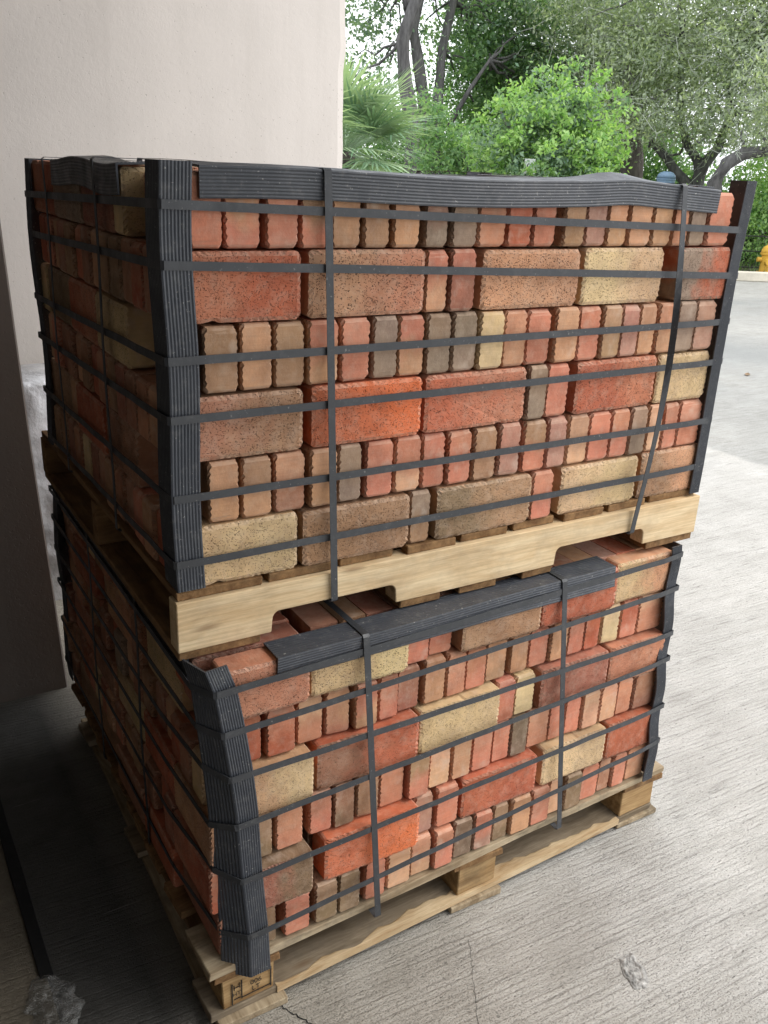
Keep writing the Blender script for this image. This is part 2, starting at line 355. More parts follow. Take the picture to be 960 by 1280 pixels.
M_LEAF_MID = leaf_material('mid_green_leaf', (.12, .24, .12), (.29, .43, .21), .5)
M_LEAF_BLUE = leaf_material('blue_green_leaf', (.12, .20, .15), (.30, .41, .29), .5)
M_LEAF_OAK = leaf_material('grey_green_oak_leaf', (.25, .31, .235), (.52, .58, .46), .5)
M_PALM = leaf_material('palm_frond', (.17, .28, .19), (.42, .53, .36), .3)
M_GRASS = leaf_material('verge_grass_blade', (.06, .12, .03), (.14, .22, .06), .3)
M_EARTH = plain('verge_soil', (.07, .07, .04), .95, .3, 4, .01)

# ---------------------------------------------------------------- ground
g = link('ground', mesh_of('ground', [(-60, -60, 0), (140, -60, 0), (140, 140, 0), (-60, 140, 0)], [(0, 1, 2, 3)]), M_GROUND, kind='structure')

# black filler strip of the slab joint and the broken corner at its end
V = []; F = []
for i in range(14):
    y = .19+(2.28-.19)*i/13; w = .0135+.0015*random.uniform(-1, 1); x = -.2325+.006*(y-.2)*0
    V += [(x-w, y, .004), (x+w, y, .004), (x-w*.9, y, .008), (x+w*.9, y, .008)]
for i in range(13):
    a = i*4; b = a+4; F += [(a+2, a+3, b+3, b+2), (a, a+2, b+2, b), (a+3, a+1, b+1, b+3)]
F += [(0, 1, 3, 2)]
tag(link('joint_filler', mesh_of('joint_filler', V, F), M_FILLER), 'black filler strip in the joint of the dark bay floor', 'joint filler')
def rock(name, rx, ry, rz, seed, sub=3, flat=.3):
    bm = bmesh.new(); bmesh.ops.create_icosphere(bm, subdivisions=sub, radius=1); rnd = random.Random(seed)
    from mathutils import noise
    for v in bm.verts:
        n = noise.noise(v.co*1.8+Vector((seed, 0, 0)))*.35+noise.noise(v.co*5+Vector((0, seed, 0)))*.16
        v.co = v.co*(1+n); v.co = Vector((v.co.x*rx, v.co.y*ry, max(v.co.z, -flat)*rz+flat*rz))
    m = bpy.data.meshes.new(name); bm.to_mesh(m); bm.free(); return m
t = NT('dirty_clear_film'); v = t.coord('Object')
M_SCRAP = t.fin(t.ramp(t.noise(v, 40, 5, .65), [(.35, (.08, .08, .075)), (.7, (.46, .46, .44))]), .25, t.bump(t.noise(v, 70, 5, .65), .01, .8), .6)
M_SCRAP.node_tree.nodes['Principled BSDF'].inputs['Alpha'].default_value = .42; M_SCRAP.node_tree.nodes['Principled BSDF'].inputs['Roughness'].default_value = .12
def scrap():
    from mathutils import noise
    V = []; F = []; nx, ny = 22, 34
    for j in range(ny):
        for i in range(nx):
            vv = (j/(ny-1)-.5)*2; x = (i/(nx-1)-.5)*.080*(.35+.75*math.sqrt(max(0, 1-vv*vv)))*(1.05-.15*math.sin(j*.5)); y = vv*.085*(1-.25*((i/(nx-1)-.5)*2)**2)
            e = min(i, nx-1-i, j, ny-1-j)/5.0
            z = .004+min(1, e)*(.005+.011*abs(noise.noise(Vector((x*55, y*40, 3))))+.007*abs(noise.noise(Vector((x*120+y*30, y*90, 1)))))
            V.append((x+.004*noise.noise(Vector((x*60, y*60, 8))), y+.006*noise.noise(Vector((x*70, y*50, 5))), max(.0025, z)))
    for j in range(ny-1):
        for i in range(nx-1): a = j*nx+i; F.append((a, a+1, a+nx+1, a+nx))
    return mesh_of('plastic_scrap', V, F, True)
tag(link('plastic_scrap', scrap(), M_SCRAP, None, (-.235, .120, 0), .15), 'crumpled scrap of clear plastic where the black floor strip ends', 'plastic scrap')

# spalled hole in the yard slab: a shallow dish of broken edges
def spall():
    from mathutils import noise
    V = []; F = []; n = 36; rings = 9
    for q in range(rings):
        rr = 1.35*(1-q/rings)+.02
        for k in range(n):
            a = 2*math.pi*k/n; ed = 1+.30*noise.noise(Vector((math.cos(a)*1.5, math.sin(a)*1.5, 4.2)))+.10*noise.noise(Vector((math.cos(a)*4, math.sin(a)*4, 1)))
            x, y = math.cos(a)*.017*ed*rr, math.sin(a)*.034*ed*rr
            z = .0006 if q == 0 else .0012+max(0, .0030*noise.noise(Vector((x*90, y*60, 2.0)))+.002*noise.noise(Vector((x*260, y*260, 7))))+(.0014 if q in (2, 3) else 0)
            V.append((x, y, z))
    for q in range(rings-1):
        for k in range(n): a = q*n+k; b = q*n+(k+1) % n; F.append((a, b, b+n, a+n))
    F.append(tuple(range((rings-1)*n, rings*n))); return mesh_of('spalled_patch', V, F)
tag(link('spalled_patch', spall(), plain('spall_grit', (.40, .39, .365), .95, .6, 90, .005), None, (.803, -.365, .0005), -.5), 'chipped shallow hole in the broomed concrete yard', 'chipped concrete')
lp = on_plane(934, 469, 2, 0.0)
V = []; F = []
for i in range(7):
    u_ = i/6; w_ = .045*math.sin(math.pi*min(1, u_*1.02+.0))+.001; V += [(-.05+.10*u_, -w_*.5, .008+.006*u_*u_), (-.05+.10*u_, 0, .003+.004*u_*u_), (-.05+.10*u_, w_*.5, .008+.006*u_*u_)]
for i in range(6):
    for k in range(2): a = i*3+k; F.append((a, a+1, a+4, a+3))
tag(link('dry_leaf', mesh_of('dry_leaf', V, F), plain('dry_leaf_brown', (.22, .15, .09), .8, .2, 30), None, (lp[0], lp[1], 0), .6), 'dry brown leaf lying out on the grey yard', 'leaf')
def crack(name, pts, w, label):
    V = []; F = []
    for i, p in enumerate(pts):
        d = Vector(pts[min(i+1, len(pts)-1)])-Vector(pts[max(0, i-1)]); nrm = Vector((-d.y, d.x)).normalized()
        ww = w*random.uniform(.5, 1.2); V += [(p[0]+nrm.x*ww, p[1]+nrm.y*ww, .0012), (p[0]-nrm.x*ww, p[1]-nrm.y*ww, .0012)]
    for i in range(len(pts)-1): F.append((2*i, 2*i+1, 2*i+3, 2*i+2))
    tag(link(name, mesh_of(name, V, F), M_FILLER), label, 'crack')
def wander(a, b, n, amp):
    a = Vector(a); b = Vector(b); d = (b-a); nr = Vector((-d.y, d.x)).normalized()
    return [tuple(a+d*(i/(n-1))+nr*random.uniform(-amp, amp)) for i in range(n)]
crack('hairline_crack', wander((.555, -.135), (.42, -.36), 30, .0022), .0004, 'thin hairline crack running over the broomed concrete from the pallet')
crack('floor_crack', wander((.135, -.075), (.2, -.2), 26, .0028), .0013, 'short dark crack in the concrete by the stamped pallet block')

# ---------------------------------------------------------------- building behind
bld = thing('stucco_building', 'beige stucco building wall with grey pillar behind the brick stacks', 'building', (0.2, 2.3, 0))
def wall_mesh():
    V = []; F = []; nz = 46; x1 = on_plane(431, 205, 1, 2.3)[0]
    for i in range(nz):
        z = 4.2*i/(nz-1); e = x1+random.uniform(-.004, .004)+(.012*math.exp(-((z-1.97)/.05)**2))
        for (x, y) in ((-6, 2.3), (e-.04, 2.3), (e-.012, 2.306), (e, 2.33), (e, 2.75), (-6, 2.75)): V.append((x-.2, y-2.3, z))
    for i in range(nz-1):
        for k in range(6): a = i*6+k; b = i*6+(k+1) % 6; F.append((a, b, b+6, a+6))
    F.append(tuple(range((nz-1)*6, nz*6))); return mesh_of('wall', V, F)
link('wall', wall_mesh(), M_STUCCO, bld)
# pillar, its face 1.23 m behind the stack corner, edge slightly battered
V, F = [], []
for z, xe in ((0, .047), (.35, .033), (.76, .014), (1.36, -.005), (2.0, -.02), (CANOPY_Z-.001, -.03)):
    V += [(-1.3-.2, 1.23-2.3, z), (xe-.005-.2, 1.23-2.3, z), (xe-.2, 1.236-2.3, z), (xe-.2, 1.62-2.3, z), (-1.3-.2, 1.62-2.3, z)]
for i in range(5):
    for k in range(5): a = i*5+k; b = i*5+(k+1) % 5; F.append((a, b, b+5, a+5))
F.append((25, 26, 27, 28, 29))
link('pillar', mesh_of('pillar', V, F), M_PILLAR, bld)
V, F = box_data(-6.2, CANOPY_EDGE-.2, -2.9-2.3, 1.72-2.3, CANOPY_Z, CANOPY_Z+.35)  # unseen roof suggested by the light, its extent shaped for shade
link('shade_canopy', mesh_of('shade_canopy', V, F), M_CEIL, bld)
V, F = box_data(SIDE_WALL-.45, SIDE_WALL-.2, -2.9-2.3, -.004, 0, CANOPY_Z-.001)  # unseen wall put here to shade the left side and set its bounce
link('shade_side_wall', mesh_of('shade_side_wall', V, F), M_SIDE, bld)

V, F = box_data(SIDE_WALL-.199, -.12-.2, -2.35-2.3, -2.1-2.3, 0, CANOPY_Z-.001)  # unseen pier added behind the camera to block light from the left bay
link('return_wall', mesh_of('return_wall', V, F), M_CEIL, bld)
# ---------------------------------------------------------------- bricks
PAL = {k: lin(v) for k, v in dict(R=(182, 93, 66), O=(214, 106, 56), P=(201, 126, 105), T=(198, 150, 118), B=(164, 128, 100), Y=(212, 189, 147),
       G=(140, 124, 112), D=(154, 94, 80), V=(128, 108, 84), C=(214, 168, 138), S=(192, 130, 104), M=(176, 132, 120), N=(162, 112, 92), W=(222, 200, 158), K=(108, 94, 82)).items()}
BL, BT, BH = .2, .057, .1
def brick_mesh(seed):
    rnd = random.Random(seed); nx, nz = 34, 18; per = []
    for i in range(nx): per.append((-BL/2+BL*i/nx, 0.0, 'x'))
    for i in range(nz): per.append((BL/2, BH*i/nz, 'z'))
    for i in range(nx): per.append((BL/2-BL*i/nx, BH, 'x'))
    for i in range(nz): per.append((-BL/2, BH-BH*i/nz, 'z'))
    n = len(per); V = []; F = []; ch = .0055
    bumpy = {s: [rnd.uniform(.35, 1.15) for _ in range(n)] for s in (0, 1)}
    lip = {s: [rnd.uniform(.6, 1.0) for _ in per] for s in (0, 1)}
    for ring in range(4):
        side = 0 if ring < 2 else 1
        for i, (x, z, ax) in enumerate(per):
            wave = ((1.0 if i % 2 else 0.15) if ax == 'z' else (.75 if i % 2 else .35))*bumpy[side][i//2]
            l = lip[side][i]
            if ring in (0, 3):
                k = ch*(1.0+.25*l); cx = x*(1-2*k/BL); cz = BH/2+(z-BH/2)*(1-2*k/BH); y = 0
                y = rnd.uniform(0, .0006)
            else:
                cx = x*(1-.0004*rnd.random()/BL); cz = BH/2+(z-BH/2)*(1-.0006*rnd.random()/BH)
                y = ch*(.15+wave*.85*l)
                dc = min(z, BH-z) if ax == 'z' else BL/2-abs(x)
                rc = max(0.0, 1-dc/.011); y += .0042*rc*rc
                if rc > .6: cx *= 1-.0022*rc/(BL/2); cz = BH/2+(cz-BH/2)*(1-.0022*rc/(BH/2))
                if ax == 'x': y += .0012
            V.append((cx, (-BT/2+y) if side == 0 else (BT/2-y), cz))
    # knocked corners and one chipped arris
    V = [Vector(v) for v in V]
    for _ in range(rnd.randint(1, 3)):
        cpt = Vector((rnd.choice((-1, 1))*BL/2, rnd.choice((-1, 1))*BT/2, rnd.choice((0, BH)))); rr = rnd.uniform(.006, .013)
        if rnd.random() < .4: cpt.x = rnd.uniform(-.08, .08)
        cen = Vector((0, 0, BH/2))
        for v in V:
            d = (v-cpt).length
            if d < rr: v += (cen-v).normalized()*(rr-d)*.55
    for ring in range(3):
        for i in range(n):
            a = ring*n+i; b = ring*n+(i+1) % n; F.append((a, b, b+n, a+n))
    F.append(tuple(range(n-1, -1, -1))); F.append(tuple(range(3*n, 4*n)))
    return mesh_of('brick', V, F)
BRICKS = [brick_mesh(40+i) for i in range(14)]
for bm_ in BRICKS: bm_.materials.append(M_BRICK)
def jitcol(c, amt=.10):
    k = 1+random.uniform(-amt, amt); return tuple(min(.95, (.87*v+.13*d)*k*w*(1+random.uniform(-.03, .03))) for v, d, w in zip(c, (.60, .43, .31), (1.04, .99, .90)))
def brick(parent, base, x, y, z, rotz, sl=1.0, st=1.0, sh=1.0, cols='T', tilt=0.0):
    o = bpy.data.objects.new('brick', random.choice(BRICKS)); C.objects.link(o); o.parent = parent
    o.location = (x-base[0], y-base[1], z-base[2]); flip = random.choice((0, math.pi)) if len(cols) == 1 else 0
    o.rotation_euler = (0, tilt, rotz+flip); o.scale = (sl, st, sh)
    c1 = jitcol(PAL[cols[0]]); c2 = jitcol(PAL[cols[-1]])
    if len(cols) == 1 and random.random() < .55:
        w = random.choice([PAL['T'], PAL['P'], PAL['B'], PAL['C']]); c2 = tuple(.68*a+.32*b for a, b in zip(c2, w))
    o.color = c1+(1,); o['second_colour'] = c2
    return o

UP = [  # (kind, left px, right px, colours) per visible brick, courses from the top down
 "H235-278P H280-326PT H332-373P H376-412PB H416-452BT H457-489B H492-525T H532-560G H568-599G H601-635S H637-667R H670-697P H706-732B H735-760M H762-785T H788-815T H817-840T H843-861S H864-883G H885-913P",
 "S243-377R S386-532TS H533-560TP H563-594DP S602-724T S728-827Y S848-909GR",
 "H255-299B H301-341T H344-382B H385-423TP H427-463P H466-497G H499-531TP H534-564G H566-596G H598-629Y H631-659T H660-689P H693-722T H723-749P H752-775B H777-798M H799-819T H822-843T H845-867G H869-893M",
 "S254-380NB S389-527O S530-657R H659-682G H684-711P S718-818R S821-884Y",
 "H260-299T H302-340TB H343-382NT H387-421T H424-453G H458-492P H495-527CP H529-557P H559-588P H592-620B H623-649M H654-682PB H684-707M H710-735C H736-762P H763-785PS H787-807G H810-827C H829-846P H848-876P",
 "S259-372Y S377-511B H512-537BG S544-663VB H664-690P S699-795Y S799-872BT"]
LO = [
 "S290-384S S387-507Y H509-537P H540-569P S574-671B S674-764R S768-828YT",
 "H303-330R H335-371R H374-406SC H410-440ST H444-472TP H474-498P H500-527D H532-558T H560-583S H584-609PS H611-636BT H642-663TB H665-688P H690-711T H713-732P H734-752R H755-776W H778-798PR H799-819SC",
 "S312-389Y S396-521NR S523-621Y H622-644P H645-669W S674-756D S758-819S",
 "H318-342V H346-380S H389-417P H419-444V H447-474B H477-507S H511-536PB H539-565C H567-590T H593-617P H619-640P H641-661K H663-689S H690-707P H709-727P H729-749C H751-771C H773-791S H792-810N",
 "S318-387DV S403-519O H520-543M H547-574P S577-668R S676-753W S756-809R",
 "H326-348V H356-388P H394-422V H424-450V H457-482P H485-514C H516-541C H543-566P H569-592K H594-616MP H618-636V H638-662T H664-686P H688-703C H706-726V H728-749P H751-765N H767-782P H784-804T"]
def parse(s):
    out = []
    for w in s.split():
        k = w[0]; a, r = w[1:].split('-'); i = 0
        while i < len(r) and r[i].isdigit(): i += 1
        out.append((k, float(a), float(r[:i]), r[i:]))
    return out
POOL = 'TTTBBPPPRRSSSCYYGGDNMV'

def build_bundle(root, base, courses, zbase, b, yfun, xleft, xright, depth, prot_h, prot_s, jit, left_seed, lead, front_x=None):
    rnd = random.Random(left_seed); ncore = []; sh = (b-.0012)/BH
    for ci, row in enumerate(courses):
        z = zbase+(5-ci)*b; zm = z+b/2
        items = parse(row); headers = items[0][0] == 'H'
        yb = yfun(0.0, zm); placed = []
        for k, l, r, cols in items:
            xl = solve_x(l, zm, yfun); xr = solve_x(r, zm, yfun)
            if k == 'S' and l != items[0][1] or k == 'H': pass
            placed.append([k, xl, xr, cols])
        # the brick hidden behind the near corner board completes the course
        xs = xleft(zm); xl0 = front_x(zm) if front_x else xs; first = placed[0]; loose = xl0-xs > .052
        if headers:
            x = first[1]
            while x-.062 > xl0-.004:
                placed.insert(0, ['H', x-.060, x-.003, rnd.choice(POOL)]); x -= .060
        else:
            if first[2]-first[1] < .19: first[1] = max(xl0, first[2]-.2)
            if first[1]-xl0 > .05: placed.insert(0, ['H', first[1]-.06, first[1]-.003, rnd.choice('RDP')])
        last = placed[-1]
        if headers:
            while last[2]+.05 < xright: last = ['H', last[2]+.003, last[2]+.058, rnd.choice(POOL)]; placed.append(last)
        if front_x and placed[-1][2] < xright-.006: placed[-1][2] = xright-.006
        for k, xl, xr, cols in placed:
            xc = (xl+xr)/2; w = max(.03, xr-xl)*(.972 if k == 'H' else .99); yy = yfun(xc, zm)
            if k == 'H':
                p = rnd.uniform(-jit, jit*.6)-prot_h
                o = brick(root, base, xc, yy+p+BL/2, z, math.pi/2+rnd.uniform(-.012, .012), 1.0, w/BT, sh*rnd.uniform(.968, .992), cols, 0)
            else:
                p = rnd.uniform(-jit, jit*.6)-prot_s
                brick(root, base, xc, yy+p+BT/2, z, rnd.uniform(-.008, .008), w/BL, 1.0, sh*rnd.uniform(.968, .992), cols, 0)
                if k == 'S' and headers is False: pass
        # left side of the bundle: the course turns the corner and swaps headers for stretchers
        y = yb+(.022 if loose else BL+.004 if headers else BT+.004); yend = yb+depth; first_one = True
        while y < yend-.04:
            col = (lead[ci][0] if lead[ci] else rnd.choice(POOL)); lead[ci] = lead[ci][1:]
            p = rnd.uniform(-jit, jit)*1.3
            if (headers and rnd.random() < .78 and yend-y > .19) or (loose and y < yb+.2):
                brick(root, base, xs+p+BT/2, y+BL/2, z, math.pi/2+rnd.uniform(-.01, .01), 1, 1, sh*rnd.uniform(.968, .992), col); y += BL+rnd.uniform(.001, .006)
            else:
                brick(root, base, xs+p+BL/2, y+BT/2, z, rnd.uniform(-.015, .015), 1, .97, sh*rnd.uniform(.968, .992), col); y += BT+rnd.uniform(.001, .006)
        # bricks packed behind, up to the far faces
        x0 = xs+(.064 if headers else .212); y0 = yb+(.212 if headers else .07)
        if headers and ci > 0: x0 = xs+.215
        yy = y0
        while yy < yend-.05:
            L = min(BL, yend-yy); xx = x0
            while xx < xright-.045:
                w = BT*rnd.uniform(.95, 1.0); h = b*rnd.uniform(.975, .995)
                ncore.append((xx, min(xx+w, xright), yy, yy+L-.003, z, z+h, jitcol(PAL[rnd.choice(POOL)]))); xx += w+.0025
            yy += L+.001
    V = []; F = []; cols = []
    for x0, x1, y0, y1, z0, z1, c in ncore:
        v, f = box_data(x0-base[0], x1-base[0], y0-base[1], y1-base[1], z0-base[2], z1-base[2]); o = len(V); V += v; F += [tuple(i+o for i in q) for q in f]; cols += [c]*6
    m = mesh_of('packed_bricks', V, F); at = m.color_attributes.new('brick_colour', 'FLOAT_COLOR', 'CORNER')
    at.data.foreach_set('color', np.repeat(np.array([c+(1,) for c in cols], dtype=np.float32), 4, axis=0).ravel())
    link('packed_bricks', m, M_CORE, root, kind='stuff')

# ---- edge boards (ribbed plastic angle) and strapping
def edge_board(parent, base, stations, wa, wb, name='edge_board', ribs=9):
    """stations: (corner, direction of leg a, direction of leg b[, scale]); closed ribbed angle profile swept through them"""
    prof = []                                    # (leg, distance along leg, outward offset)
    n = ribs*2
    for i in range(n+1): prof.append(('a', wa*(1-i/n), .0007 if i % 2 else -.0002))
    for i in range(1, n+1): prof.append(('b', wb*i/n, .0007 if i % 2 else -.0002))
    inner = [('b', wb, -.0032), ('b', .003, -.0032), ('a', wa, -.0032)]
    V = []; F = []; full = prof+inner; m = len(full)
    for cpt, a, b in stations:
        c = Vector(cpt)-Vector(base); a = Vector(a).normalized(); b = Vector(b).normalized()
        na = -(b-a*a.dot(b)).normalized(); nb = -(a-b*a.dot(b)).normalized()
        for leg, d, o in full:
            if leg == 'a': p = c+a*d+na*o
            else: p = c+b*d+nb*o
            if (leg, round(d, 4)) == ('b', .003): p = c+a*.003+b*.003
            V.append(p)
    for s in range(len(stations)-1):
        for k in range(m): i = s*m+k; j = s*m+(k+1) % m; F.append((i, j, j+m, i+m))
    F.append(tuple(range(m-1, -1, -1))); e = (len(stations)-1)*m; F.append(tuple(range(e, e+m)))
    me = mesh_of(name, V, F)
    bm = bmesh.new(); bm.from_mesh(me); bmesh.ops.recalc_face_normals(bm, faces=bm.faces); bm.to_mesh(me); bm.free()
    return link(name, me, M_BOARD, parent)
def strap(parent, base, pts, wdirs, width=.0128, th=.0011, closed=True, name='strap'):
    n = len(pts); V = []; F = []; P = [Vector(p)-Vector(base) for p in pts]
    for i in range(n):
        t = (P[(i+1) % n]-P[i-1]) if closed else (P[min(i+1, n-1)]-P[max(i-1, 0)])
        t.normalize(); w = Vector(wdirs[i] if isinstance(wdirs, list) else wdirs).normalized(); w = (w-t*t.dot(w)).normalized(); nn = t.cross(w)
        for sw, sn in ((-1, -1), (1, -1), (1, 1), (-1, 1)): V.append(P[i]+w*(sw*width/2)+nn*(sn*th/2))
    rng = range(n) if closed else range(n-1)
    for i in rng:
        j = (i+1) % n
        for k in range(4): F.append((i*4+k, i*4+(k+1) % 4, j*4+(k+1) % 4, j*4+k))
    if not closed: F += [(0, 1, 2, 3), (n*4-4, n*4-3, n*4-2, n*4-1)]
    me = mesh_of(name, V, F)
    bm = bmesh.new(); bm.from_mesh(me); bmesh.ops.recalc_face_normals(bm, faces=bm.faces); bm.to_mesh(me); bm.free()
    return link(name, me, M_STRAP, parent)
def lerp_pts(a, b, n, wob=0.0, ax=1):
    out = []
    for i in range(n):
        p = [a[k]+(b[k]-a[k])*i/n for k in range(3)]
        if wob and 0 < i: p[ax] += wob*math.sin(i*2.1+a[2]*9)
        out.append(tuple(p))
    return out

# ================================================================ upper bundle
UB = (.02, .01, .8705)
UZ, UBH = .8705, .1050; UTOP = UZ+6*UBH
upper = thing('strapped_brick_bundle', 'upper strapped cube of mixed clay pavers on the notched pine pallet', 'brick bundle', UB, 0, 'strapped bundles of clay pavers')
yu = lambda X, Z: .0136
build_bundle(upper, UB, UP, UZ, UBH, yu, lambda z: .012, 1.205, .885, 0.0, 0.001, .003, 5,
             [list('YDGRTD'), list('NRNVBTNRBN'), list('YRVYDVRB'), list('TSNDBSRBTN'), list('NRTBDBRT'), list('RTPNSBNDYSDB')])
# corner boards
def vstations(x, y, z0, z1, n, a, b, fx=None):
    out = []
    for i in range(n):
        z = z0+(z1-z0)*i/(n-1); dx, dy = fx(z) if fx else (0, 0)
        out.append(((x+dx, y+dy, z), a, b))
    return out
edge_board(upper, UB, vstations(.0035, .005, .872, 1.511, 22, (1, 0, 0), (0, 1, 0), lambda z: (.0025*math.sin(z*17), .0012*math.sin(z*23))), .046, .062)
edge_board(upper, UB, vstations(1.2155, .006, .862, 1.520, 22, (-1, 0, 0), (0, 1, 0), lambda z: (.002*math.sin(z*14)+.006*max(0, z-1.35)/.15, -.002*math.sin(z*9)**2)), .030, .062)
edge_board(upper, UB, vstations(.002, .909, .875, 1.499, 14, (0, -1, 0), (1, 0, 0), lambda z: (.004*math.sin(z*13), .003*math.sin(z*11))), .045, .06)
edge_board(upper, UB, vstations(1.2155, .909, .875, 1.512, 4, (-1, 0, 0), (0, -1, 0)), .05, .05)
# top edge boards
st = []
for i in range(40):
    x = .060+(1.120-.060)*i/39
    dz = .0035*math.sin(x*9)+.005*math.exp(-((x-.88)/.07)**2)-.004*max(0, x-1.0)/.12
    a_y = .0015*math.sin(x*15)
    st.append(((x, .0035+a_y*.4, UTOP+.0045+dz*.8), (0, .01+.05*math.sin(x*7), -1), (0, 1, .05+.15*math.exp(-((x-.88)/.08)**2))))
edge_board(upper, UB, st, .043, .062)
st = []
for i in range(20):
    y = .200+(.66-.2)*i/19; dz = .004*math.sin(y*17)
    st.append(((.003+.002*math.sin(y*21), y, UTOP+.004+dz), (.08*math.sin(y*15), 0, -1), (1, 0, .06)))
edge_board(upper, UB, st, .046, .055)
st = []
for i in range(8):
    y = .10+(.86-.1)*i/7; st.append(((1.2155, y, UTOP+.004), (0, 0, -1), (-1, 0, .04)))
edge_board(upper, UB, st, .046, .05)
# horizontal straps
lx = [(205, 255), (208, 332), (213, 453), (215, 527), (219, 626), (222, 708)]
rx = [(927, 288), (919, 345), (910, 402), (902, 452), (892, 525), (879, 582)]
def hstrap(parent, base, zl, zr, zbl, xf0, xf1, y0f, y1f, xb0, yb, off=.0015):
    a = (xf0, y0f, zl); bq = (xf1, y1f, zr); c = (xf1, yb, zr); d = (xb0, yb, zbl)
    r = .004
    pts = lerp_pts((a[0]+r, a[1], zl), (bq[0]-r, bq[1], zr), 16, .0008) + lerp_pts((bq[0], bq[1]+r, zr), (c[0], c[1]-r, c[2]), 8, .001, 0) + \
        lerp_pts((c[0]-r, c[1], c[2]), (d[0]+r, d[1], d[2]), 8) + lerp_pts((d[0], d[1]-r, d[2]), (a[0], a[1]+r, zl), 14, .001, 0) + [(a[0], a[1]+r, zl)]
    strap(parent, base, pts, (0, 0, 1))
for (l, r) in zip(lx, rx):
    zl = on_plane(l[0], l[1], 1, .002)[2]; zr = on_plane(r[0], r[1], 1, .003)[2]
    hstrap(upper, UB, zl, zr, zl-.028, .0008, 1.2185, .0022, .0028, -.0015, .9125)
# vertical straps: over the boards, down the front, back through the stringer notches
def vstrap(parent, base, xt, xb, yf_top, yf_bot, ztop, zbot, yback, twist=None, n=26, bow=0.0):
    pts = []; wd = []
    for i in range(n):
        s = i/(n-1); z = ztop-.004+(zbot+.004-(ztop-.004))*s; x = xt+(xb-xt)*s; y = yf_top+(yf_bot-yf_top)*s-bow*math.sin(math.pi*s)
        w = (1, 0, 0)
        if twist: dx, ang = twist(s); x += dx; w = (math.cos(ang), math.sin(ang), 0)
        pts.append((x, y, z)); wd.append(w)
    for q in ((xb, yf_bot+.004, zbot), (xb, yback-.004, zbot), (xb, yback, zbot+.004), (xt, yback, ztop-.004), (xt, yback-.004, ztop)): pts.append(q); wd.append((1, 0, 0))
    for k in range(8): pts.append((xt, yback-.05+(yf_top+.004-yback+.05)*(k/7), ztop+(.0015*math.sin(k) if 0 < k < 7 else 0))); wd.append((1, 0, 0))
    strap(parent, base, pts, wd)
vstrap(upper, UB, .255, .281, -.0008, -.0065, UTOP+.0085, .800, .918)
vstrap(upper, UB, 1.012, 1.006, -.0012, -.0065, UTOP+.0085, .800, .918,
       lambda s: (.010*math.sin(math.pi*min(1, s*1.05)), -1.0*math.exp(-((s-.40)/.17)**2)), bow=.020)
def xstrap(parent, base, y, xl, xr, ztop, zbot):
    pts = []; r = .004
    for i in range(14): s = i/13; pts.append((xl+.0015*math.sin(s*9), y+.006*s, ztop-r+(zbot+r-ztop+r)*s))
    pts += [(xl+r, y+.006, zbot), (xr-r, y+.006, zbot), (xr, y+.006, zbot+r), (xr, y, ztop-r), (xr-r, y, ztop)]
    for k in range(7): pts.append((xr-.05+(xl+r-xr+.05)*k/6, y, ztop-(.006 if 1 < k < 5 else .001)))
    strap(parent, base, pts, (0, 1, 0))
xstrap(upper, UB, .318, -.0042, 1.222, UTOP+.0100, .862); xstrap(upper, UB, .690, -.0042, 1.222, UTOP+.0045, .862)

# ================================================================ upper pallet (notched stringers)
UP0 = (.61, .51, .749)
upal = thing('wooden_pallet', 'pale pine pallet with notched side beam between the two brick bundles', 'pallet', UP0, 0, 'pallets under the brick bundles')
def stringer_mesh(th):
    L = 1.219; H = .0885; pr = [(0, 0)]
    def notch(a, b):
        r = .014; h = .038
        pts = [(a, 0), (a+.002, h-r)]
        for k in range(1, 6): w = math.pi/2*k/6; pts.append((a+.002+r-r*math.cos(w), h-r+r*math.sin(w)))
        pts.append((a+.002+r, h)); pts.append((b-.002-r, h))
        for k in range(1, 6): w = math.pi/2*k/6; pts.append((b-.002-r+r*math.sin(w), h-r+r*math.cos(w)))
        pts += [(b-.002, h-r), (b, 0)]; return pts
    pr += notch(.164, .414)+notch(.797, 1.052)+[(L, 0), (L, H), (0, H)]
    n = len(pr); V = [(x-L/2, -th/2, z) for x, z in pr]+[(x-L/2, th/2, z) for x, z in pr]
    F = [tuple(range(n)), tuple(range(2*n-1, n-1, -1))]+[(i, i+n, (i+1) % n+n, (i+1) % n) for i in range(n)]
    m = mesh_of('stringer', V, F); bm = bmesh.new(); bm.from_mesh(m); bmesh.ops.recalc_face_normals(bm, faces=bm.faces)
    bmesh.ops.bevel(bm, geom=[e for e in bm.edges if e.calc_face_angle(0) > 1.0], offset=.0015, segments=1, affect='EDGES')
    bm.to_mesh(m); bm.free(); return m
for y, mt in ((.0195, M_PINE), (.51, M_DECK), (.997, M_DECK)):
    m = stringer_mesh(.038); link('stringer', m, mt, upal, (.6095-UP0[0], y-UP0[1], .0165))
def board(parent, base, x0, x1, y0, y1, z0, z1, mat, name='deck_board', seed=0, jit=.0012, bev=.0015, rot=0.0):
    lx_, ly_ = x1-x0, y1-y0; along_x = lx_ >= ly_
    m = box_mesh(name, max(lx_, ly_), min(lx_, ly_), z1-z0, bev, 8, jit, seed)
    return link(name, m, mat, parent, ((x0+x1)/2-base[0], (y0+y1)/2-base[1], z0-base[2]), (0 if along_x else math.pi/2)+rot)
for i, (a, b_) in enumerate(((.004, .152), (.165, .285), (.302, .412), (.44, .548), (.562, .672), (.69, .797), (.818, .927), (.944, 1.052), (1.07, 1.214))):
    board(upal, UP0, a, b_, .009+.003*(i % 3), 1.012, .8545, .8700, M_DECK, seed=i)
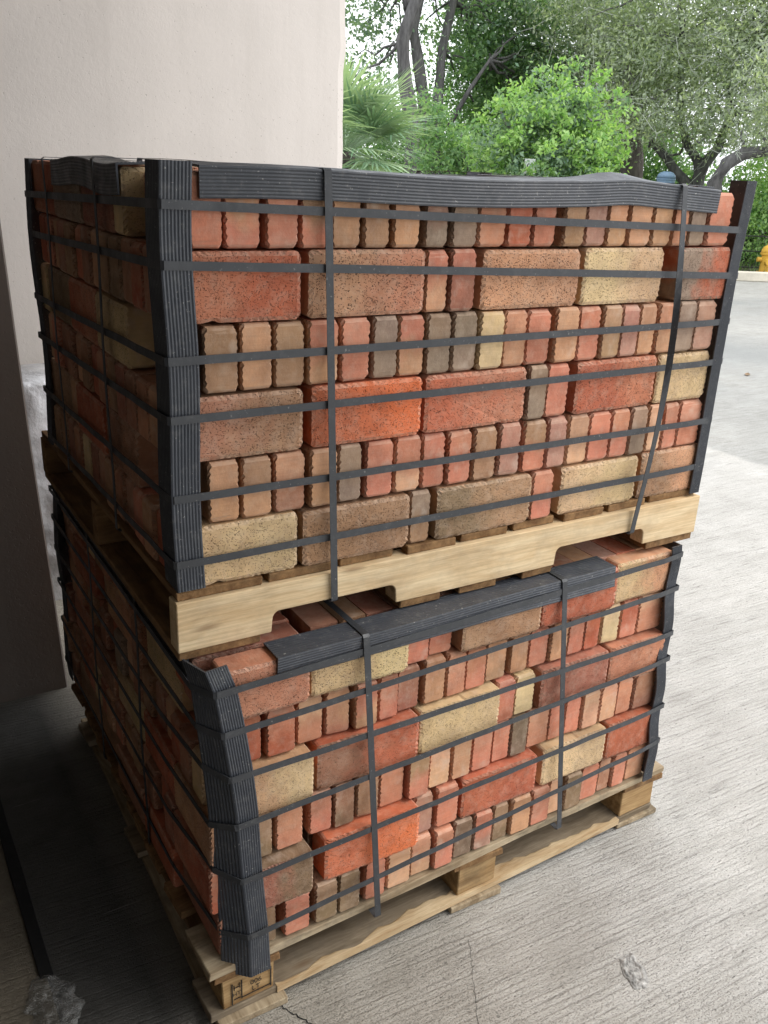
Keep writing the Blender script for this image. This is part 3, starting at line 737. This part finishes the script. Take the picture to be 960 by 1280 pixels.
for i, (a, b_) in enumerate(((.002, .145), (.425, .515), (.56, .65), (.715, .795), (1.068, 1.215))):
    board(upal, UP0, a, b_, .003, 1.013, .7495, .7650, M_DECK, 'bottom_board', seed=20+i)

# ================================================================ lower pallet (blocks) and bundle
LP0 = (.6, .45, 0.0)
LR = math.radians(2.0)
def lw(x, y): # lower pallet local frame -> world, origin at its near corner
    return (.006+x*math.cos(LR)-y*math.sin(LR), -.078+x*math.sin(LR)+y*math.cos(LR))
lpal = thing('wooden_pallet', 'weathered brown block pallet standing on the concrete under the lower bundle', 'pallet', (lw(.6, .53)[0], lw(.6, .53)[1], 0), LR, 'pallets under the brick bundles')
LB = (.6, .53, 0)
LW, LD = 1.205, 1.09
RACK = .050                                   # the pallet is racked: its sides lean off square
def rk(y): return RACK*y
for i, (a, b_) in enumerate(((.012, .150), (.555, .690), (1.075, 1.212))):
    board(lpal, LB, a+rk(.53), b_+rk(.53), -.014+.006*i, LD, .0015, .0175, M_OLD, 'bottom_board', seed=50+i, rot=-RACK)
for i, (a, b_) in enumerate(((.004, .10), (.48, .58), (.95, 1.05))):
    board(lpal, LB, rk(a), LW-.01+rk(a), a, b_, .018, .0345, M_DUSTY, 'bottom_board', seed=60+i, jit=.002)
for i, bx in enumerate((.025, .575, 1.085)):
    for j, by in enumerate((.006, .48, .955)):
        m = box_mesh('block', .105 if i != 2 else .112, .095, .0720, .002, 3, .0012, 70+i*3+j)
        bo = link('block', m, M_BLOCK, lpal, (bx+rk(by)+.0525-LB[0], by+.0475-LB[1], .0347))
for i, (a, b_) in enumerate(((.01, .14), (.56, .69), (1.085, 1.215))):
    board(lpal, LB, a+rk(.53), b_+rk(.53), .000, LD, .1070, .1228, M_DECK, 'support_board', seed=90+i, rot=-RACK)
for i, (a, b_) in enumerate(((.002, .125), (.165, .26), (.30, .40), (.44, .54), (.58, .68), (.72, .82), (.86, .95), (.985, 1.09))):
    board(lpal, LB, rk(a), LW+.012+rk(a), a, b_, .1231, .1395, M_OLD if i == 0 else M_DECK, 'deck_board', seed=100+i, jit=.0025)
block0 = [o for o in lpal.children if o.name.startswith('block')][0]; b0 = block0.location.copy()
# splintered pale edge torn along the front bottom board
V = []; F = []; rs = random.Random(4); nn_ = 70; wv_ = .012
for i in range(nn_):
    x = .135+(1.075-.135)*i/(nn_-1); wv_ = min(.034, max(.004, wv_+rs.uniform(-.006, .0062)))
    V += [(x-LB[0], .0005-LB[1], .0195), (x-LB[0], .0-LB[1], .0352), (x-LB[0], wv_-LB[1], .0358), (x-LB[0], wv_+.003-LB[1], .0343)]
for i in range(nn_-1):
    for k in range(3): a = i*4+k; F.append((a, a+4, a+5, a+1))
link('splintered_edge', mesh_of('splintered_edge', V, F), M_SPLIT, lpal)
# treatment stamp on the near corner block
def stamp_text(body, size, x, z, parent):
    o = link('stamp_lettering', letter_mesh('stamp_lettering', body, size, .0001), M_INK, parent)
    o.location = Vector((x-LB[0], .006-.0013-LB[1]-.0009, z))-b0; o.rotation_euler = (math.pi/2, 0, 0); return o
stamp_text('006', .016, .092, .0685, block0); stamp_text('LT', .016, .092, .0530, block0); stamp_text('HT', .013, .0525, .0585, block0)
parts = []
for x0, x1, z0, z1 in ((.0425, .0445, .046, .098), (.062, .064, .052, .098), (.122, .124, .050, .098), (.064, .122, .054, .0555), (.047, .060, .085, .0865), (.047, .0485, .080, .092), (.0585, .060, .082, .094), (.047, .060, .0565, .058)):
    parts.append(box_data(x0-LB[0]-b0.x, x1-LB[0]-b0.x, .006-.0024-LB[1]-b0.y, .006-.0016-LB[1]-b0.y, z0-.007-b0.z, z1-.007-b0.z))
V, F = join_data(parts); link('stamp_frame', mesh_of('stamp_frame', V, F), M_INK, block0)

LBB = (.05, -.05, .1400)
LZ, LBH = .1402, .1003; LTOP = LZ+6*LBH
lower = thing('strapped_brick_bundle', 'lower strapped cube of mixed clay pavers with a buckled corner board', 'brick bundle', LBB, 0, 'strapped bundles of clay pavers')
yl = lambda X, Z: -.0765+.0349*X+.0600*(Z-.14)
xll = lambda z: .040 if z > .45 else .028
fxl = lambda z: np.interp(z, [.10, .20, .30, .42, .52, .61, .69, .75], [.104, .098, .092, .086, .078, .066, .054, .044])
build_bundle(lower, LBB, LO, LZ, LBH, yl, xll, 1.152, 1.115, -.005, .009, .008, 11,
             [list('DRBTN'), list('YNTBRSNTDB'), list('YNRTDB'), list('TRYNSDBTRNV'), list('RDRNTB'), list('DRNTBNSRDB')], fxl)
# near corner board, buckled outwards
cpx = [(256, 841), (269, 872), (279, 921), (288, 970), (296, 1022), (303, 1097), (312, 1174), (314, 1222)]
st = []
for q in cpx:
    P = on_plane(q[0], q[1], 1, -.07)
    for _ in range(3): P = on_plane(q[0], q[1], 1, yl(P[0], P[2])-.020)
    st.append(P)
st = st[::-1]; fine = []
for i in range(len(st)-1):
    for k in range(4): fine.append(st[i]+(st[i+1]-st[i])*k/4)
fine.append(st[-1])
stt = []
for i, P in enumerate(fine):
    s = i/(len(fine)-1)
    ux = (1, .035+.10*math.sin(s*8), 0); uy = (-.80+.55*s, .75, 0)
    stt.append((tuple(P), ux, uy))
edge_board(lower, LBB, stt, .040, .058)
# far right board, rippled between straps
edge_board(lower, LBB, vstations(1.1610, 0, .142, .752, 30, (-1, -.035, 0), (0, 1, 0), lambda z: (.005*math.sin(z*38), yl(1.2, z)-.0205+.003*math.sin(z*38+1))), .032, .05)
edge_board(lower, LBB, vstations(.020, 1.055, .15, .755, 10, (0, -1, 0), (1, 0, 0), lambda z: (.004*math.sin(z*20), 0)), .045, .05)
edge_board(lower, LBB, vstations(1.1640, 1.060, .15, .742, 4, (-1, 0, 0), (0, -1, 0)), .05, .05)
st = []
for i in range(30):
    x = .150+(.945-.15)*i/29; st.append(((x, yl(x, .74)-.0225+.0015*math.sin(x*11), LTOP+.0048+.0005*math.sin(x*13)), (0, .10*math.sin(x*5), -1), (0, 1, .0)))
edge_board(lower, LBB, st, .046, .060)
st = []
for i in range(18):
    y = .02+(.94-.02)*i/17; st.append(((.021, y, LTOP+.0046), (-.06, 0, -1), (1, 0, 0)))
edge_board(lower, LBB, st, .045, .05)
ll = [(269, 870), (279, 921), (288, 976), (296, 1035), (303, 1103), (312, 1172)]
rl = [(847, 696), (842, 738), (834, 795), (830, 827), (824, 886), (818, 930)]
for (l, r) in zip(ll, rl):
    P = on_plane(l[0], l[1], 1, -.08)
    for _ in range(3): P = on_plane(l[0], l[1], 1, yl(P[0], P[2])-.0225)
    Q = on_plane(r[0], r[1], 1, -.04)
    for _ in range(3): Q = on_plane(r[0], r[1], 1, yl(Q[0], Q[2])-.0245)
    # nearest station of the corner board gives the tip of its side leg
    s = min(range(len(stt)), key=lambda i: abs(stt[i][0][2]-P[2])); c, ux, uy = stt[s]; tip = Vector(c)+Vector(uy).normalized()*.057
    nrm = Vector((-uy[1], uy[0], 0)).normalized(); nrm = nrm if nrm.x < 0 else -nrm
    x1 = 1.1670; y1 = yl(x1, Q[2])-.0255; zq = Q[2]
    A = Vector((P[0], P[1]-.0006, P[2])); pts = lerp_pts(tuple(A+Vector((.003, -.0005, 0))), (x1-.005, y1, zq), 18, .0008)
    pts += lerp_pts((x1, y1+.005, zq), (x1, 1.060, zq), 6)+lerp_pts((x1-.004, 1.064, zq), (.022, 1.064, P[2]-.01), 6)
    pts += lerp_pts((.0155, 1.060, P[2]-.01), (min(.0165, tip.x-.002), tip.y+.10, P[2]-.002), 10)+[tuple(tip+nrm*.002), tuple(A+nrm*.0015+(tip-A)*.05)]
    strap(lower, LBB, pts, (0, 0, 1))
vstrap(lower, LBB, .320, .352, yl(.32, .74)-.0262, yl(.35, .13)-.0255, LTOP+.0068, .1210, 1.068)
vstrap(lower, LBB, .796, .846, yl(.8, .74)-.0262, yl(.85, .13)-.0215, LTOP+.0068, .1210, 1.068)
xstrap(lower, LBB, .30, .0135, 1.1700, LTOP+.0066, .1212); xstrap(lower, LBB, .66, .0135, 1.1700, LTOP+.0066, .1212)

# ---------------------------------------------------------------- film-wrapped load in the gap behind the stacks
def film_mesh():
    from mathutils import noise
    P = on_plane(50, 475, 1, 1.85); x0, x1 = P[0]-.10, P[0]+.55; zt = P[2]; V = []; F = []; nx, nz = 40, 50
    per = [(x0+(x1-x0)*i/nx, 1.82) for i in range(nx+1)]+[(x1, 1.82+.30*i/16) for i in range(1, 17)]+[(x1-(x1-x0)*i/nx, 2.12) for i in range(1, nx+1)]+[(x0, 2.12-.30*i/16) for i in range(1, 16)]
    n = len(per); cx, cy = (x0+x1)/2, 1.97
    for j in range(nz+1):
        z = zt*j/nz; k = 1-.10*max(0, (z/zt-.8)/.2)
        for (x, y) in per:
            nn = noise.noise(Vector((x*9, y*9, z*5)))*.02+noise.noise(Vector((x*26+z*8, y*26, z*14)))*.008
            V.append((cx+(x-cx)*k*(1+nn), cy+(y-cy)*k+nn*1.3, z))
    for j in range(nz):
        for i in range(n): a = j*n+i; b = j*n+(i+1) % n; F.append((a, b, b+n, a+n))
    F.append(tuple(range(nz*n, (nz+1)*n))); return mesh_of('film_wrapped_load', V, F, True)
t = NT('cloudy_stretch_film'); v = t.coord('Object')
fm = t.fin(t.ramp(t.noise(v, 12, 5, .6), [(.3, (.42, .43, .45)), (.7, (.72, .73, .76))]), .22, t.bump(t.noise(v, 30, 5, .6), .01, .6), .6)
tag(link('film_wrapped_load', film_mesh(), fm), 'load wrapped in cloudy white film standing between grey pillar and wall', 'wrapped load')

# ================================================================ background
FW = Vector((math.sin(YAW), math.cos(YAW), 0)); RT = Vector((math.cos(YAW), -math.sin(YAW), 0))
k0 = Vector(on_plane(940, 352, 2, 0.0)); kdir = (RT+FW*.06).normalized(); kn = Vector((-kdir.y, kdir.x, 0))
kerb = thing('kerb', 'pale concrete kerb along the far edge of the yard', 'kerb', k0)
for i in range(-14, 12):
    m = box_mesh('kerb_stone', 1.185, .16, .15, .012, 4, .003, 300+i)
    o = link('kerb_stone', m, M_KERB, kerb, kdir*(i*1.2)+kn*.08, math.atan2(kdir.y, kdir.x))
# verge
a = k0+kdir*-40+kn*.16; b = k0+kdir*60+kn*.16; V = [(*a.xy, .09), (*b.xy, .09), (*(b+kn*90).xy, .5), (*(a+kn*90).xy, .5)]
link('verge', mesh_of('verge', V, [(0, 1, 2, 3)]), M_EARTH, kind='structure')

def leaf_arrays(P, size, rng, aspect=.5, up=.35):
    n = len(P); d = rng.normal(size=(n, 3)); d[:, 2] -= .15; d /= np.linalg.norm(d, axis=1)[:, None]
    s = rng.normal(size=(n, 3)); s[:, 2] *= (1-up); s -= d*(s*d).sum(1)[:, None]; s /= np.linalg.norm(s, axis=1)[:, None]
    L = (size*rng.uniform(.6, 1.4, n))[:, None]; W = L*aspect
    nrm = np.cross(d, s)
    V = np.stack([P-d*L*.5, P+s*W*.5+nrm*L*.06, P+d*L*.5, P-s*W*.5+nrm*L*.06], 1).reshape(-1, 3)
    return V
def quads_mesh(name, V):
    n = len(V)//4; m = bpy.data.meshes.new(name); m.vertices.add(len(V)); m.vertices.foreach_set('co', V.astype(np.float32).ravel())
    m.loops.add(4*n); m.loops.foreach_set('vertex_index', np.arange(4*n, dtype=np.int32)); m.polygons.add(n)
    m.polygons.foreach_set('loop_start', np.arange(0, 4*n, 4, dtype=np.int32)); m.polygons.foreach_set('loop_total', np.full(n, 4, dtype=np.int32)); m.update(); return m
def blob_points(blobs, nclump, nleaf, spread, rng, shell=.55):
    w = np.array([b[3]*b[4]*b[5] for b in blobs])**.75; w /= w.sum(); ids = rng.choice(len(blobs), nclump, p=w)
    B = np.array(blobs)[ids]; d = rng.normal(size=(nclump, 3)); d /= np.linalg.norm(d, axis=1)[:, None]
    r = shell+(1-shell)*rng.random(nclump); r[rng.random(nclump) < .3] *= .55
    Cc = B[:, :3]+d*r[:, None]*B[:, 3:6]
    k = spread*rng.uniform(.5, 1.5, nclump)
    P = np.repeat(Cc, nleaf, 0)+rng.normal(size=(nclump*nleaf, 3))*np.repeat(k, nleaf)[:, None]*np.array([1, 1, .7])
    return P, Cc
def limb(p0, p1, r0, r1, rng, n=6, wob=.08):
    p0 = np.array(p0, float); p1 = np.array(p1, float); L = np.linalg.norm(p1-p0); pts = []
    for i in range(n): s = i/(n-1); pts.append(p0+(p1-p0)*s+(rng.normal(size=3)*wob*L*.5*math.sin(math.pi*s)))
    return tube_data(pts, [r0+(r1-r0)*i/(n-1) for i in range(n)], 7)
def make_tree(name, label, cat, base, blobs, leafmat, barkmat, nclump, nleaf, size, spread, trunk, seed, aspect=.5, nbranch=26, group=None, shell=.55, twigs=0, inner=None):
    """trunk: list of (pts, radii); blobs in world space (x,y,z,rx,ry,rz)"""
    rng = np.random.default_rng(seed); root = thing(name, label, cat, base, 0, group); base = np.array(base, float)
    P, Cc = blob_points(blobs, nclump, nleaf, spread, rng, shell); P = P[P[:, 2] > .12]
    link('crown', quads_mesh('crown', leaf_arrays(P-base, size, rng, aspect)), leafmat, root)
    if inner is not None:
        P2, _ = blob_points(blobs, inner[1], 30, spread*1.2, rng, .25); P2 = P2[P2[:, 2] > .12]
        link('inner_foliage', quads_mesh('inner_foliage', leaf_arrays(P2-base, size, rng, aspect)), inner[0], root)
    parts = [tube_data([np.array(q)-base for q in pts], rad, 9) for pts, rad in trunk]
    ends = [np.array(pts[j]) for pts, rad in trunk for j in range(len(pts)//2, len(pts))]
    for c in Cc[rng.choice(len(Cc), min(nbranch, len(Cc)), replace=False)]:
        e = min(ends, key=lambda q: np.linalg.norm(q-c)); parts.append(limb(e-base, c-base, .035, .008, rng))
    V, F = join_data(parts); link('trunk', mesh_of('trunk', V, F, True), barkmat, root)
    if twigs:
        parts = []
        for c in Cc[rng.choice(len(Cc), twigs)]:   # thin crooked dead wood hung with lichen
            c = c-base+rng.normal(size=3)*.25; d = rng.normal(size=3); d[2] = -abs(d[2])*.5-.2; d /= np.linalg.norm(d); L = rng.uniform(.25, .7); q = rng.normal(size=3)*.16
            parts.append(tube_data([c, c+d*L*.5+q, c+d*L], [.008, .006, .003], 3, False))
            m_ = c+d*L*.5+q; parts.append(tube_data([m_, m_+(d+rng.normal(size=3)*.6)*L*.4], [.007, .003], 3, False))
        V, F = join_data(parts); link('bare_twigs', mesh_of('bare_twigs', V, F), M_TWIG, root, kind='stuff')
    return root
def W(x, y, d): return np.array(at_depth(x, y, d))
def blob(x, y, d, rpx, rpy, rd):   # centre on a sight line at a real distance; radii in metres from their angular size
    p = W(x, y, d); s = d/FPX*1.05; r = (rpx*s+rd)/2; return (p[0], p[1], p[2], r, r, rpy*s)
def foot(x, d): p = W(x, 240, d); return (p[0], p[1], .1)

# --- tall slim trees behind the palm (dark trunks, sky showing through)
f1 = foot(516, 20)
make_tree('tall_tree', 'tall tree with forked dark trunk and airy blue-green leaves above the palm', 'tree', f1,
          [blob(465, 25, 22, 50, 50, 1.4), blob(570, 20, 22.5, 50, 45, 1.4), blob(445, 95, 21.5, 40, 40, 1.2), blob(520, -70, 22, 110, 55, 2), blob(600, -50, 22, 80, 50, 2), blob(410, -20, 22, 60, 60, 2)],
          M_LEAF_BLUE, M_BARK, 250, 34, .10, .22,
          [([f1, W(517, 165, 20), W(506, 100, 20), W(503, 50, 20), W(520, 0, 20), W(548, -70, 20)], [.22, .17, .15, .14, .12, .07]),
           ([W(504, 60, 20), W(512, 20, 20.2), W(500, -40, 20.3), W(480, -100, 20.3)], [.12, .10, .08, .05])], 21, .55, 30, 'trees beyond the kerb')
f2 = foot(545, 22)
make_tree('tall_tree', 'leaning tall tree with thin dark stems just right of the forked trunk', 'tree', f2,
          [blob(595, 60, 23.5, 55, 45, 1.6), blob(645, 20, 24, 70, 55, 1.8), blob(575, 115, 23, 38, 32, 1.2), blob(640, 90, 24, 60, 40, 1.6)],
          M_LEAF_MID, M_BARK, 360, 34, .11, .24,
          [([f2, W(530, 130, 22), W(522, 70, 22), W(516, 35, 22), W(530, -20, 22)], [.17, .14, .13, .12, .08]),
           ([W(545, 215, 22), W(548, 120, 22), W(553, 60, 22.2), W(567, 0, 22.3), W(580, -60, 22)], [.15, .12, .10, .09, .06]),
           ([W(560, 160, 21.8), W(585, 115, 21.8), W(612, 75, 21.8)], [.06, .05, .03])], 22, .5, 30, 'trees beyond the kerb')
f3 = foot(700, 24)
make_tree('leafy_tree', 'dense dark green tree rising behind the bright bush', 'tree', f3,
          [blob(700, 50, 24, 80, 60, 2.2), blob(650, 0, 24, 80, 60, 2.2), blob(750, -10, 24.5, 80, 60, 2.2), blob(700, 120, 24, 70, 40, 2), blob(620, 60, 24, 50, 50, 1.6)],
          M_LEAF_BLUE, M_BARK, 470, 34, .11, .25,
          [([f3, W(702, 130, 24), W(725, 70, 24), W(742, 20, 24), W(752, -40, 24)], [.22, .18, .14, .11, .07]),
           ([W(705, 120, 24), W(688, 60, 24.2), W(700, 0, 24.3)], [.12, .1, .06])], 23, .5, 30, 'trees beyond the kerb')
# --- live oak on the right with low sprawling limbs
f4 = foot(868, 21)
make_tree('live_oak', 'broad grey-green live oak with low forking limbs over the yard edge', 'tree', f4,
          [blob(880, 60, 21, 100, 75, 2.8), blob(800, 95, 20.6, 62, 60, 2.0), blob(950, 110, 20.8, 75, 55, 2.2), blob(860, 145, 20.0, 80, 34, 1.8), blob(930, 165, 19.8, 50, 22, 1.4), blob(800, 165, 20.2, 40, 24, 1.2), blob(780, 20, 21.5, 70, 55, 2.2), blob(960, 10, 21, 90, 70, 2.5), blob(870, -40, 21.5, 120, 60, 3), blob(985, 60, 20.8, 70, 90, 2.4), blob(1010, -20, 21, 80, 70, 2.4), blob(720, -10, 22, 60, 50, 2)],
          M_LEAF_OAK, M_BARK, 1650, 34, .090, .20,
          [([f4, W(872, 226, 21), W(880, 205, 21), W(897, 185, 21), W(910, 150, 21), W(915, 60, 21)], [.17, .14, .12, .10, .08, .05]),
           ([W(868, 240, 21), W(845, 215, 20.9), W(832, 196, 20.8), W(815, 178, 20.7), W(790, 140, 20.5)], [.12, .10, .085, .07, .04]),
           ([W(874, 224, 21), W(872, 200, 21.1), W(858, 180, 21.2), W(850, 140, 21.2), W(852, 50, 21.2), W(848, -30, 21)], [.11, .10, .085, .075, .06, .04])], 24, .42, 60, 'trees beyond the kerb', .35, 1300)
f5 = foot(906, 17.5)
make_tree('live_oak', 'second oak whose dark limb arches right above the yellow hydrant', 'tree', f5,
          [blob(985, 150, 17.6, 40, 35, 1.4), blob(1010, 90, 17.8, 60, 50, 1.6), blob(1080, 120, 18, 80, 60, 2)],
          M_LEAF_OAK, M_BARK, 300, 36, .085, .19,
          [([f5, W(893, 228, 17.5), W(908, 205, 17.5), W(930, 192, 17.6), W(965, 188, 17.7), W(1010, 150, 17.8)], [.16, .13, .12, .11, .09, .05])], 25, .42, 20, 'trees beyond the kerb', .35, 260)
f6 = foot(792, 23)
make_tree('live_oak', 'upright oak with stout brown trunk beside the bright bush', 'tree', f6,
          [blob(790, 90, 23, 60, 50, 2), blob(740, 70, 23.5, 40, 40, 1.5), blob(760, 130, 23, 35, 30, 1.2), blob(830, 60, 23.5, 60, 50, 2)],
          M_LEAF_OAK, M_BARK2, 460, 36, .09, .22,
          [([f6, W(790, 200, 23), W(788, 165, 23), W(795, 120, 23), W(785, 60, 23)], [.30, .27, .25, .2, .1])], 26, .42, 26, 'trees beyond the kerb', .4, 400)
# --- bright bushes
f7 = foot(690, 14.5)
make_tree('bright_bush', 'large bright lime-green bush showing above the upper brick bundle', 'bush', f7,
          [blob(660, 152, 14.3, 42, 44, 1.0), blob(712, 138, 14.5, 46, 50, 1.0), blob(632, 188, 14.2, 32, 30, .8), blob(690, 195, 14.2, 62, 45, 1.1), blob(738, 185, 14.5, 26, 38, .7), blob(690, 260, 14.4, 95, 55, 1.5)],
          M_LEAF_BRIGHT, M_BARK, 400, 40, .075, .075,
          [([f7, W(690, 230, 14.5), W(700, 150, 14.5)], [.06, .05, .02]), ([f7, W(660, 220, 14.4), W(640, 165, 14.4)], [.05, .04, .02]), ([f7, W(730, 210, 14.5)], [.05, .02])], 27, .5, 30, 'bushes on the verge', .78, 0, (M_LEAF_BLUE, 420))
f8 = foot(555, 15.5)
make_tree('upright_bush', 'upright green bush growing between the palm and the lime-green bush', 'bush', f8,
          [blob(545, 150, 15.5, 24, 40, .5), blob(552, 195, 15.5, 40, 34, .7), blob(580, 190, 15.8, 40, 36, .8), blob(555, 255, 15.5, 60, 40, 1)],
          M_LEAF_MID, M_BARK, 330, 32, .07, .10,
          [([f8, W(548, 200, 15.5), W(545, 130, 15.5)], [.05, .04, .02]), ([f8, W(575, 190, 15.6)], [.05, .02])], 28, .5, 16, 'bushes on the verge', .5)
f9 = foot(945, 19)
make_tree('hedge_shrub', 'light green shrub behind the black fence at the kerb', 'bush', f9,
          [blob(930, 255, 19, 40, 40, 1.1), blob(965, 240, 19, 45, 40, 1.2), blob(1010, 250, 19.2, 60, 45, 1.4), blob(900, 290, 19, 50, 40, 1.2), blob(960, 300, 19, 70, 36, 1.4)],
          M_LEAF_BRIGHT, M_BARK, 420, 34, .075, .13,
          [([f9, W(940, 280, 19), W(935, 240, 19)], [.06, .05, .02]), ([f9, W(965, 250, 19)], [.05, .02])], 29, .5, 20, 'bushes on the verge', .7, 0, (M_LEAF_MID, 200))
# low understorey that closes the view between the trunks
rng = np.random.default_rng(77); blobs = []
for x in range(380, 860, 36): blobs.append(blob(x, (150 if 560 < x < 720 else 200)+rng.uniform(-12, 8), 26+rng.uniform(-1, 1), 34, (70 if 560 < x < 720 else 40)+rng.uniform(0, 20), 1.2))
P, Cc = blob_points(blobs, 1250, 34, .22, rng)
tag(link('understorey', quads_mesh('understorey', leaf_arrays(P[P[:, 2] > .15], .12, rng)), M_LEAF_MID, kind='stuff'), 'dark green undergrowth filling the gaps beneath the trees', 'undergrowth')

# --- fan palm
def palm():
    c = W(430, 190, 10.3); base = (c[0], c[1], .08); root = thing('fan_palm', 'fan palm with spiky grey-green fronds beside the stucco wall corner', 'palm', base)
    rng = np.random.default_rng(5); base = np.array(base)
    pts = [base*0, (c-base)*.5+np.array([.02, 0, 0]), c-base]; V, F = tube_data(pts, [.16, .14, .12], 10); link('trunk', mesh_of('trunk', V, F, True), M_BARK2, root)
    right = np.array(RT); upv = np.array([0, 0, 1.0]); fw = np.array(FW)
    fronds = []
    for k in range(46):
        az = rng.uniform(0, 2*math.pi); el = rng.uniform(-.45, 1.15); d = np.array([math.cos(az)*math.cos(el), math.sin(az)*math.cos(el), math.sin(el)])
        petl = rng.uniform(.30, .62); hub = (c-base)+d*petl; side = np.cross(d, upv); side /= max(1e-6, np.linalg.norm(side)); nrm = np.cross(side, d)
        parts = [tube_data([c-base, (c-base)+d*petl*.5+np.array([0, 0, .02]), hub], [.012, .010, .008], 5)]
        V = []; F = []
        for j in range(26):
            a = (j/25-.5)*2*1.75; L = rng.uniform(.55, .80)*(1-.18*abs(a)/1.75); dr = d*math.cos(a)+side*math.sin(a); w = .014
            sd = np.cross(dr, nrm); sd /= np.linalg.norm(sd); droop = np.array([0, 0, -.09])
            p = [hub, hub+dr*L*.55+droop*.25, hub+dr*L+droop*rng.uniform(.5, 1.7)]; o = len(V)
            V += [p[0]-sd*.004, p[0]+sd*.004, p[1]-sd*w, p[1]+sd*w, p[2]]; F += [(o, o+1, o+3, o+2), (o+2, o+3, o+4)]
        parts.append((V, F)); V, F = join_data(parts); link('frond', mesh_of('frond', V, F), M_PALM, root)
palm()
# --- verge grass
rng = np.random.default_rng(8); n = 14000
s = rng.uniform(-14, 12, n); d = rng.uniform(.25, 7, n)**1.0
P = np.array([k0.x, k0.y, .09])[None]+np.outer(s, np.array(kdir))+np.outer(d, np.array(kn)); P[:, 2] = .09+d*.0045
h = rng.uniform(.05, .16, n)[:, None]; sd = rng.normal(size=(n, 3)); sd[:, 2] = 0; sd /= np.linalg.norm(sd, axis=1)[:, None]; ln = rng.normal(size=(n, 3))*.35; ln[:, 2] = 1
V = np.stack([P-sd*.012, P+sd*.012, P+ln*h+sd*.002, P+ln*h-sd*.002], 1).reshape(-1, 3)
tag(link('verge_grass', quads_mesh('verge_grass', V), M_GRASS, kind='stuff'), 'rough green grass on the verge behind the kerb', 'grass')
# --- fence behind the kerb
fl0 = k0+kn*.9; fen = thing('wire_fence', 'low black wire fence behind the pale kerb', 'fence', (fl0.x, fl0.y, .09))
for i in range(-6, 8):
    V, F = tube_data([(0, 0, -.05), (0, 0, .62)], [.016, .016], 6); link('post', mesh_of('post', V, F), M_BLACKM, fen, kdir*(i*1.1))
for z in (.06, .33, .58):
    V, F = tube_data([kdir*(-6*1.1)+Vector((0, 0, z)), kdir*(7*1.1)+Vector((0, 0, z))], [.011, .011], 6); link('rail', mesh_of('rail', V, F), M_BLACKM, fen)
parts = []
for i in range(-66, 78):
    p = kdir*(i*.1); parts.append(tube_data([p+Vector((0, 0, .06)), p+Vector((0, 0, .58))], [.003, .003], 4))
V, F = join_data(parts); link('wire_mesh', mesh_of('wire_mesh', V, F), M_BLACKM, fen, kind='stuff')
# --- hydrant
hp = min((k0+kdir*(q*.02)+kn*.50 for q in range(-100, 200)), key=lambda P: abs(pix((P.x, P.y, .3))[0]-957))
hyd = thing('fire_hydrant', 'yellow fire hydrant standing behind the kerb by the fence', 'hydrant', (hp.x, hp.y, .09))
def lathe(prof, n=18):
    V = []; F = []
    for r, z in prof:
        for k in range(n): a = 2*math.pi*k/n; V.append((r*math.cos(a), r*math.sin(a), z))
    for i in range(len(prof)-1):
        for k in range(n): F.append((i*n+k, i*n+(k+1) % n, (i+1)*n+(k+1) % n, (i+1)*n+k))
    F.append(tuple(range(n-1, -1, -1))); F.append(tuple(range((len(prof)-1)*n, len(prof)*n))); return V, F
V, F = lathe([(.13, 0), (.13, .03), (.085, .035), (.08, .30), (.11, .31), (.11, .34), (.085, .35)]); link('barrel', mesh_of('barrel', V, F), M_YELLOW, hyd)
V, F = lathe([(.10, 0), (.098, .03), (.075, .08), (.035, .11), (.02, .115), (.02, .15)]); link('bonnet', mesh_of('bonnet', V, F), M_YELLOW, hyd, (0, 0, .351))
for s_, r_ in ((-1, .05), (1, .05)):
    V, F = tube_data([RT*s_*.075+Vector((0, 0, .23)), RT*s_*.15+Vector((0, 0, .23))], [r_*.8, r_*.8], 10); link('outlet', mesh_of('outlet', V, F), M_YELLOW, hyd)
V, F = tube_data([FW*-.075+Vector((0, 0, .2)), FW*-.16+Vector((0, 0, .2))], [.06, .06], 10); link('outlet', mesh_of('outlet', V, F), M_YELLOW, hyd)
# --- small number sign in the bush, blue container beneath the oak
sp_ = W(662, 207, 13.75); sg = thing('number_sign', 'small white sign on a post reading 0 in front of the bush', 'sign', (sp_[0], sp_[1], 0))
sr = -YAW
V, F = tube_data([(0, .02, 0), (0, .02, sp_[2]+.06)], [.018, .018], 8); link('post', mesh_of('post', V, F), M_GALV, sg)
V, F = box_data(-.075, .075, -.006, .0, sp_[2]-.11, sp_[2]+.09); pn = link('panel', mesh_of('panel', V, F), M_SIGN, sg, (0, 0, 0), sr)
o = link('numeral', letter_mesh('numeral', '0', .13, .0005), M_INK, pn); o.location = (-.01, -.0075, sp_[2]-.06); o.rotation_euler = (math.pi/2, 0, 0)
bp = W(834, 214, 19.0); bc = thing('blue_container', 'blue round-topped container half hidden beneath the oak limbs', 'container', (bp[0], bp[1], .1))
zt = bp[2]-.1
V, F = lathe([(.17, 0), (.17, zt-.16), (.18, zt-.155), (.18, zt-.13)], 16); link('body', mesh_of('body', V, F), M_BLUE, bc)
V, F = lathe([(.178, 0), (.165, .06), (.12, .105), (.06, .125)], 16); link('lid', mesh_of('lid', V, F, True), M_BLUE, bc, (0, 0, zt-.1295))
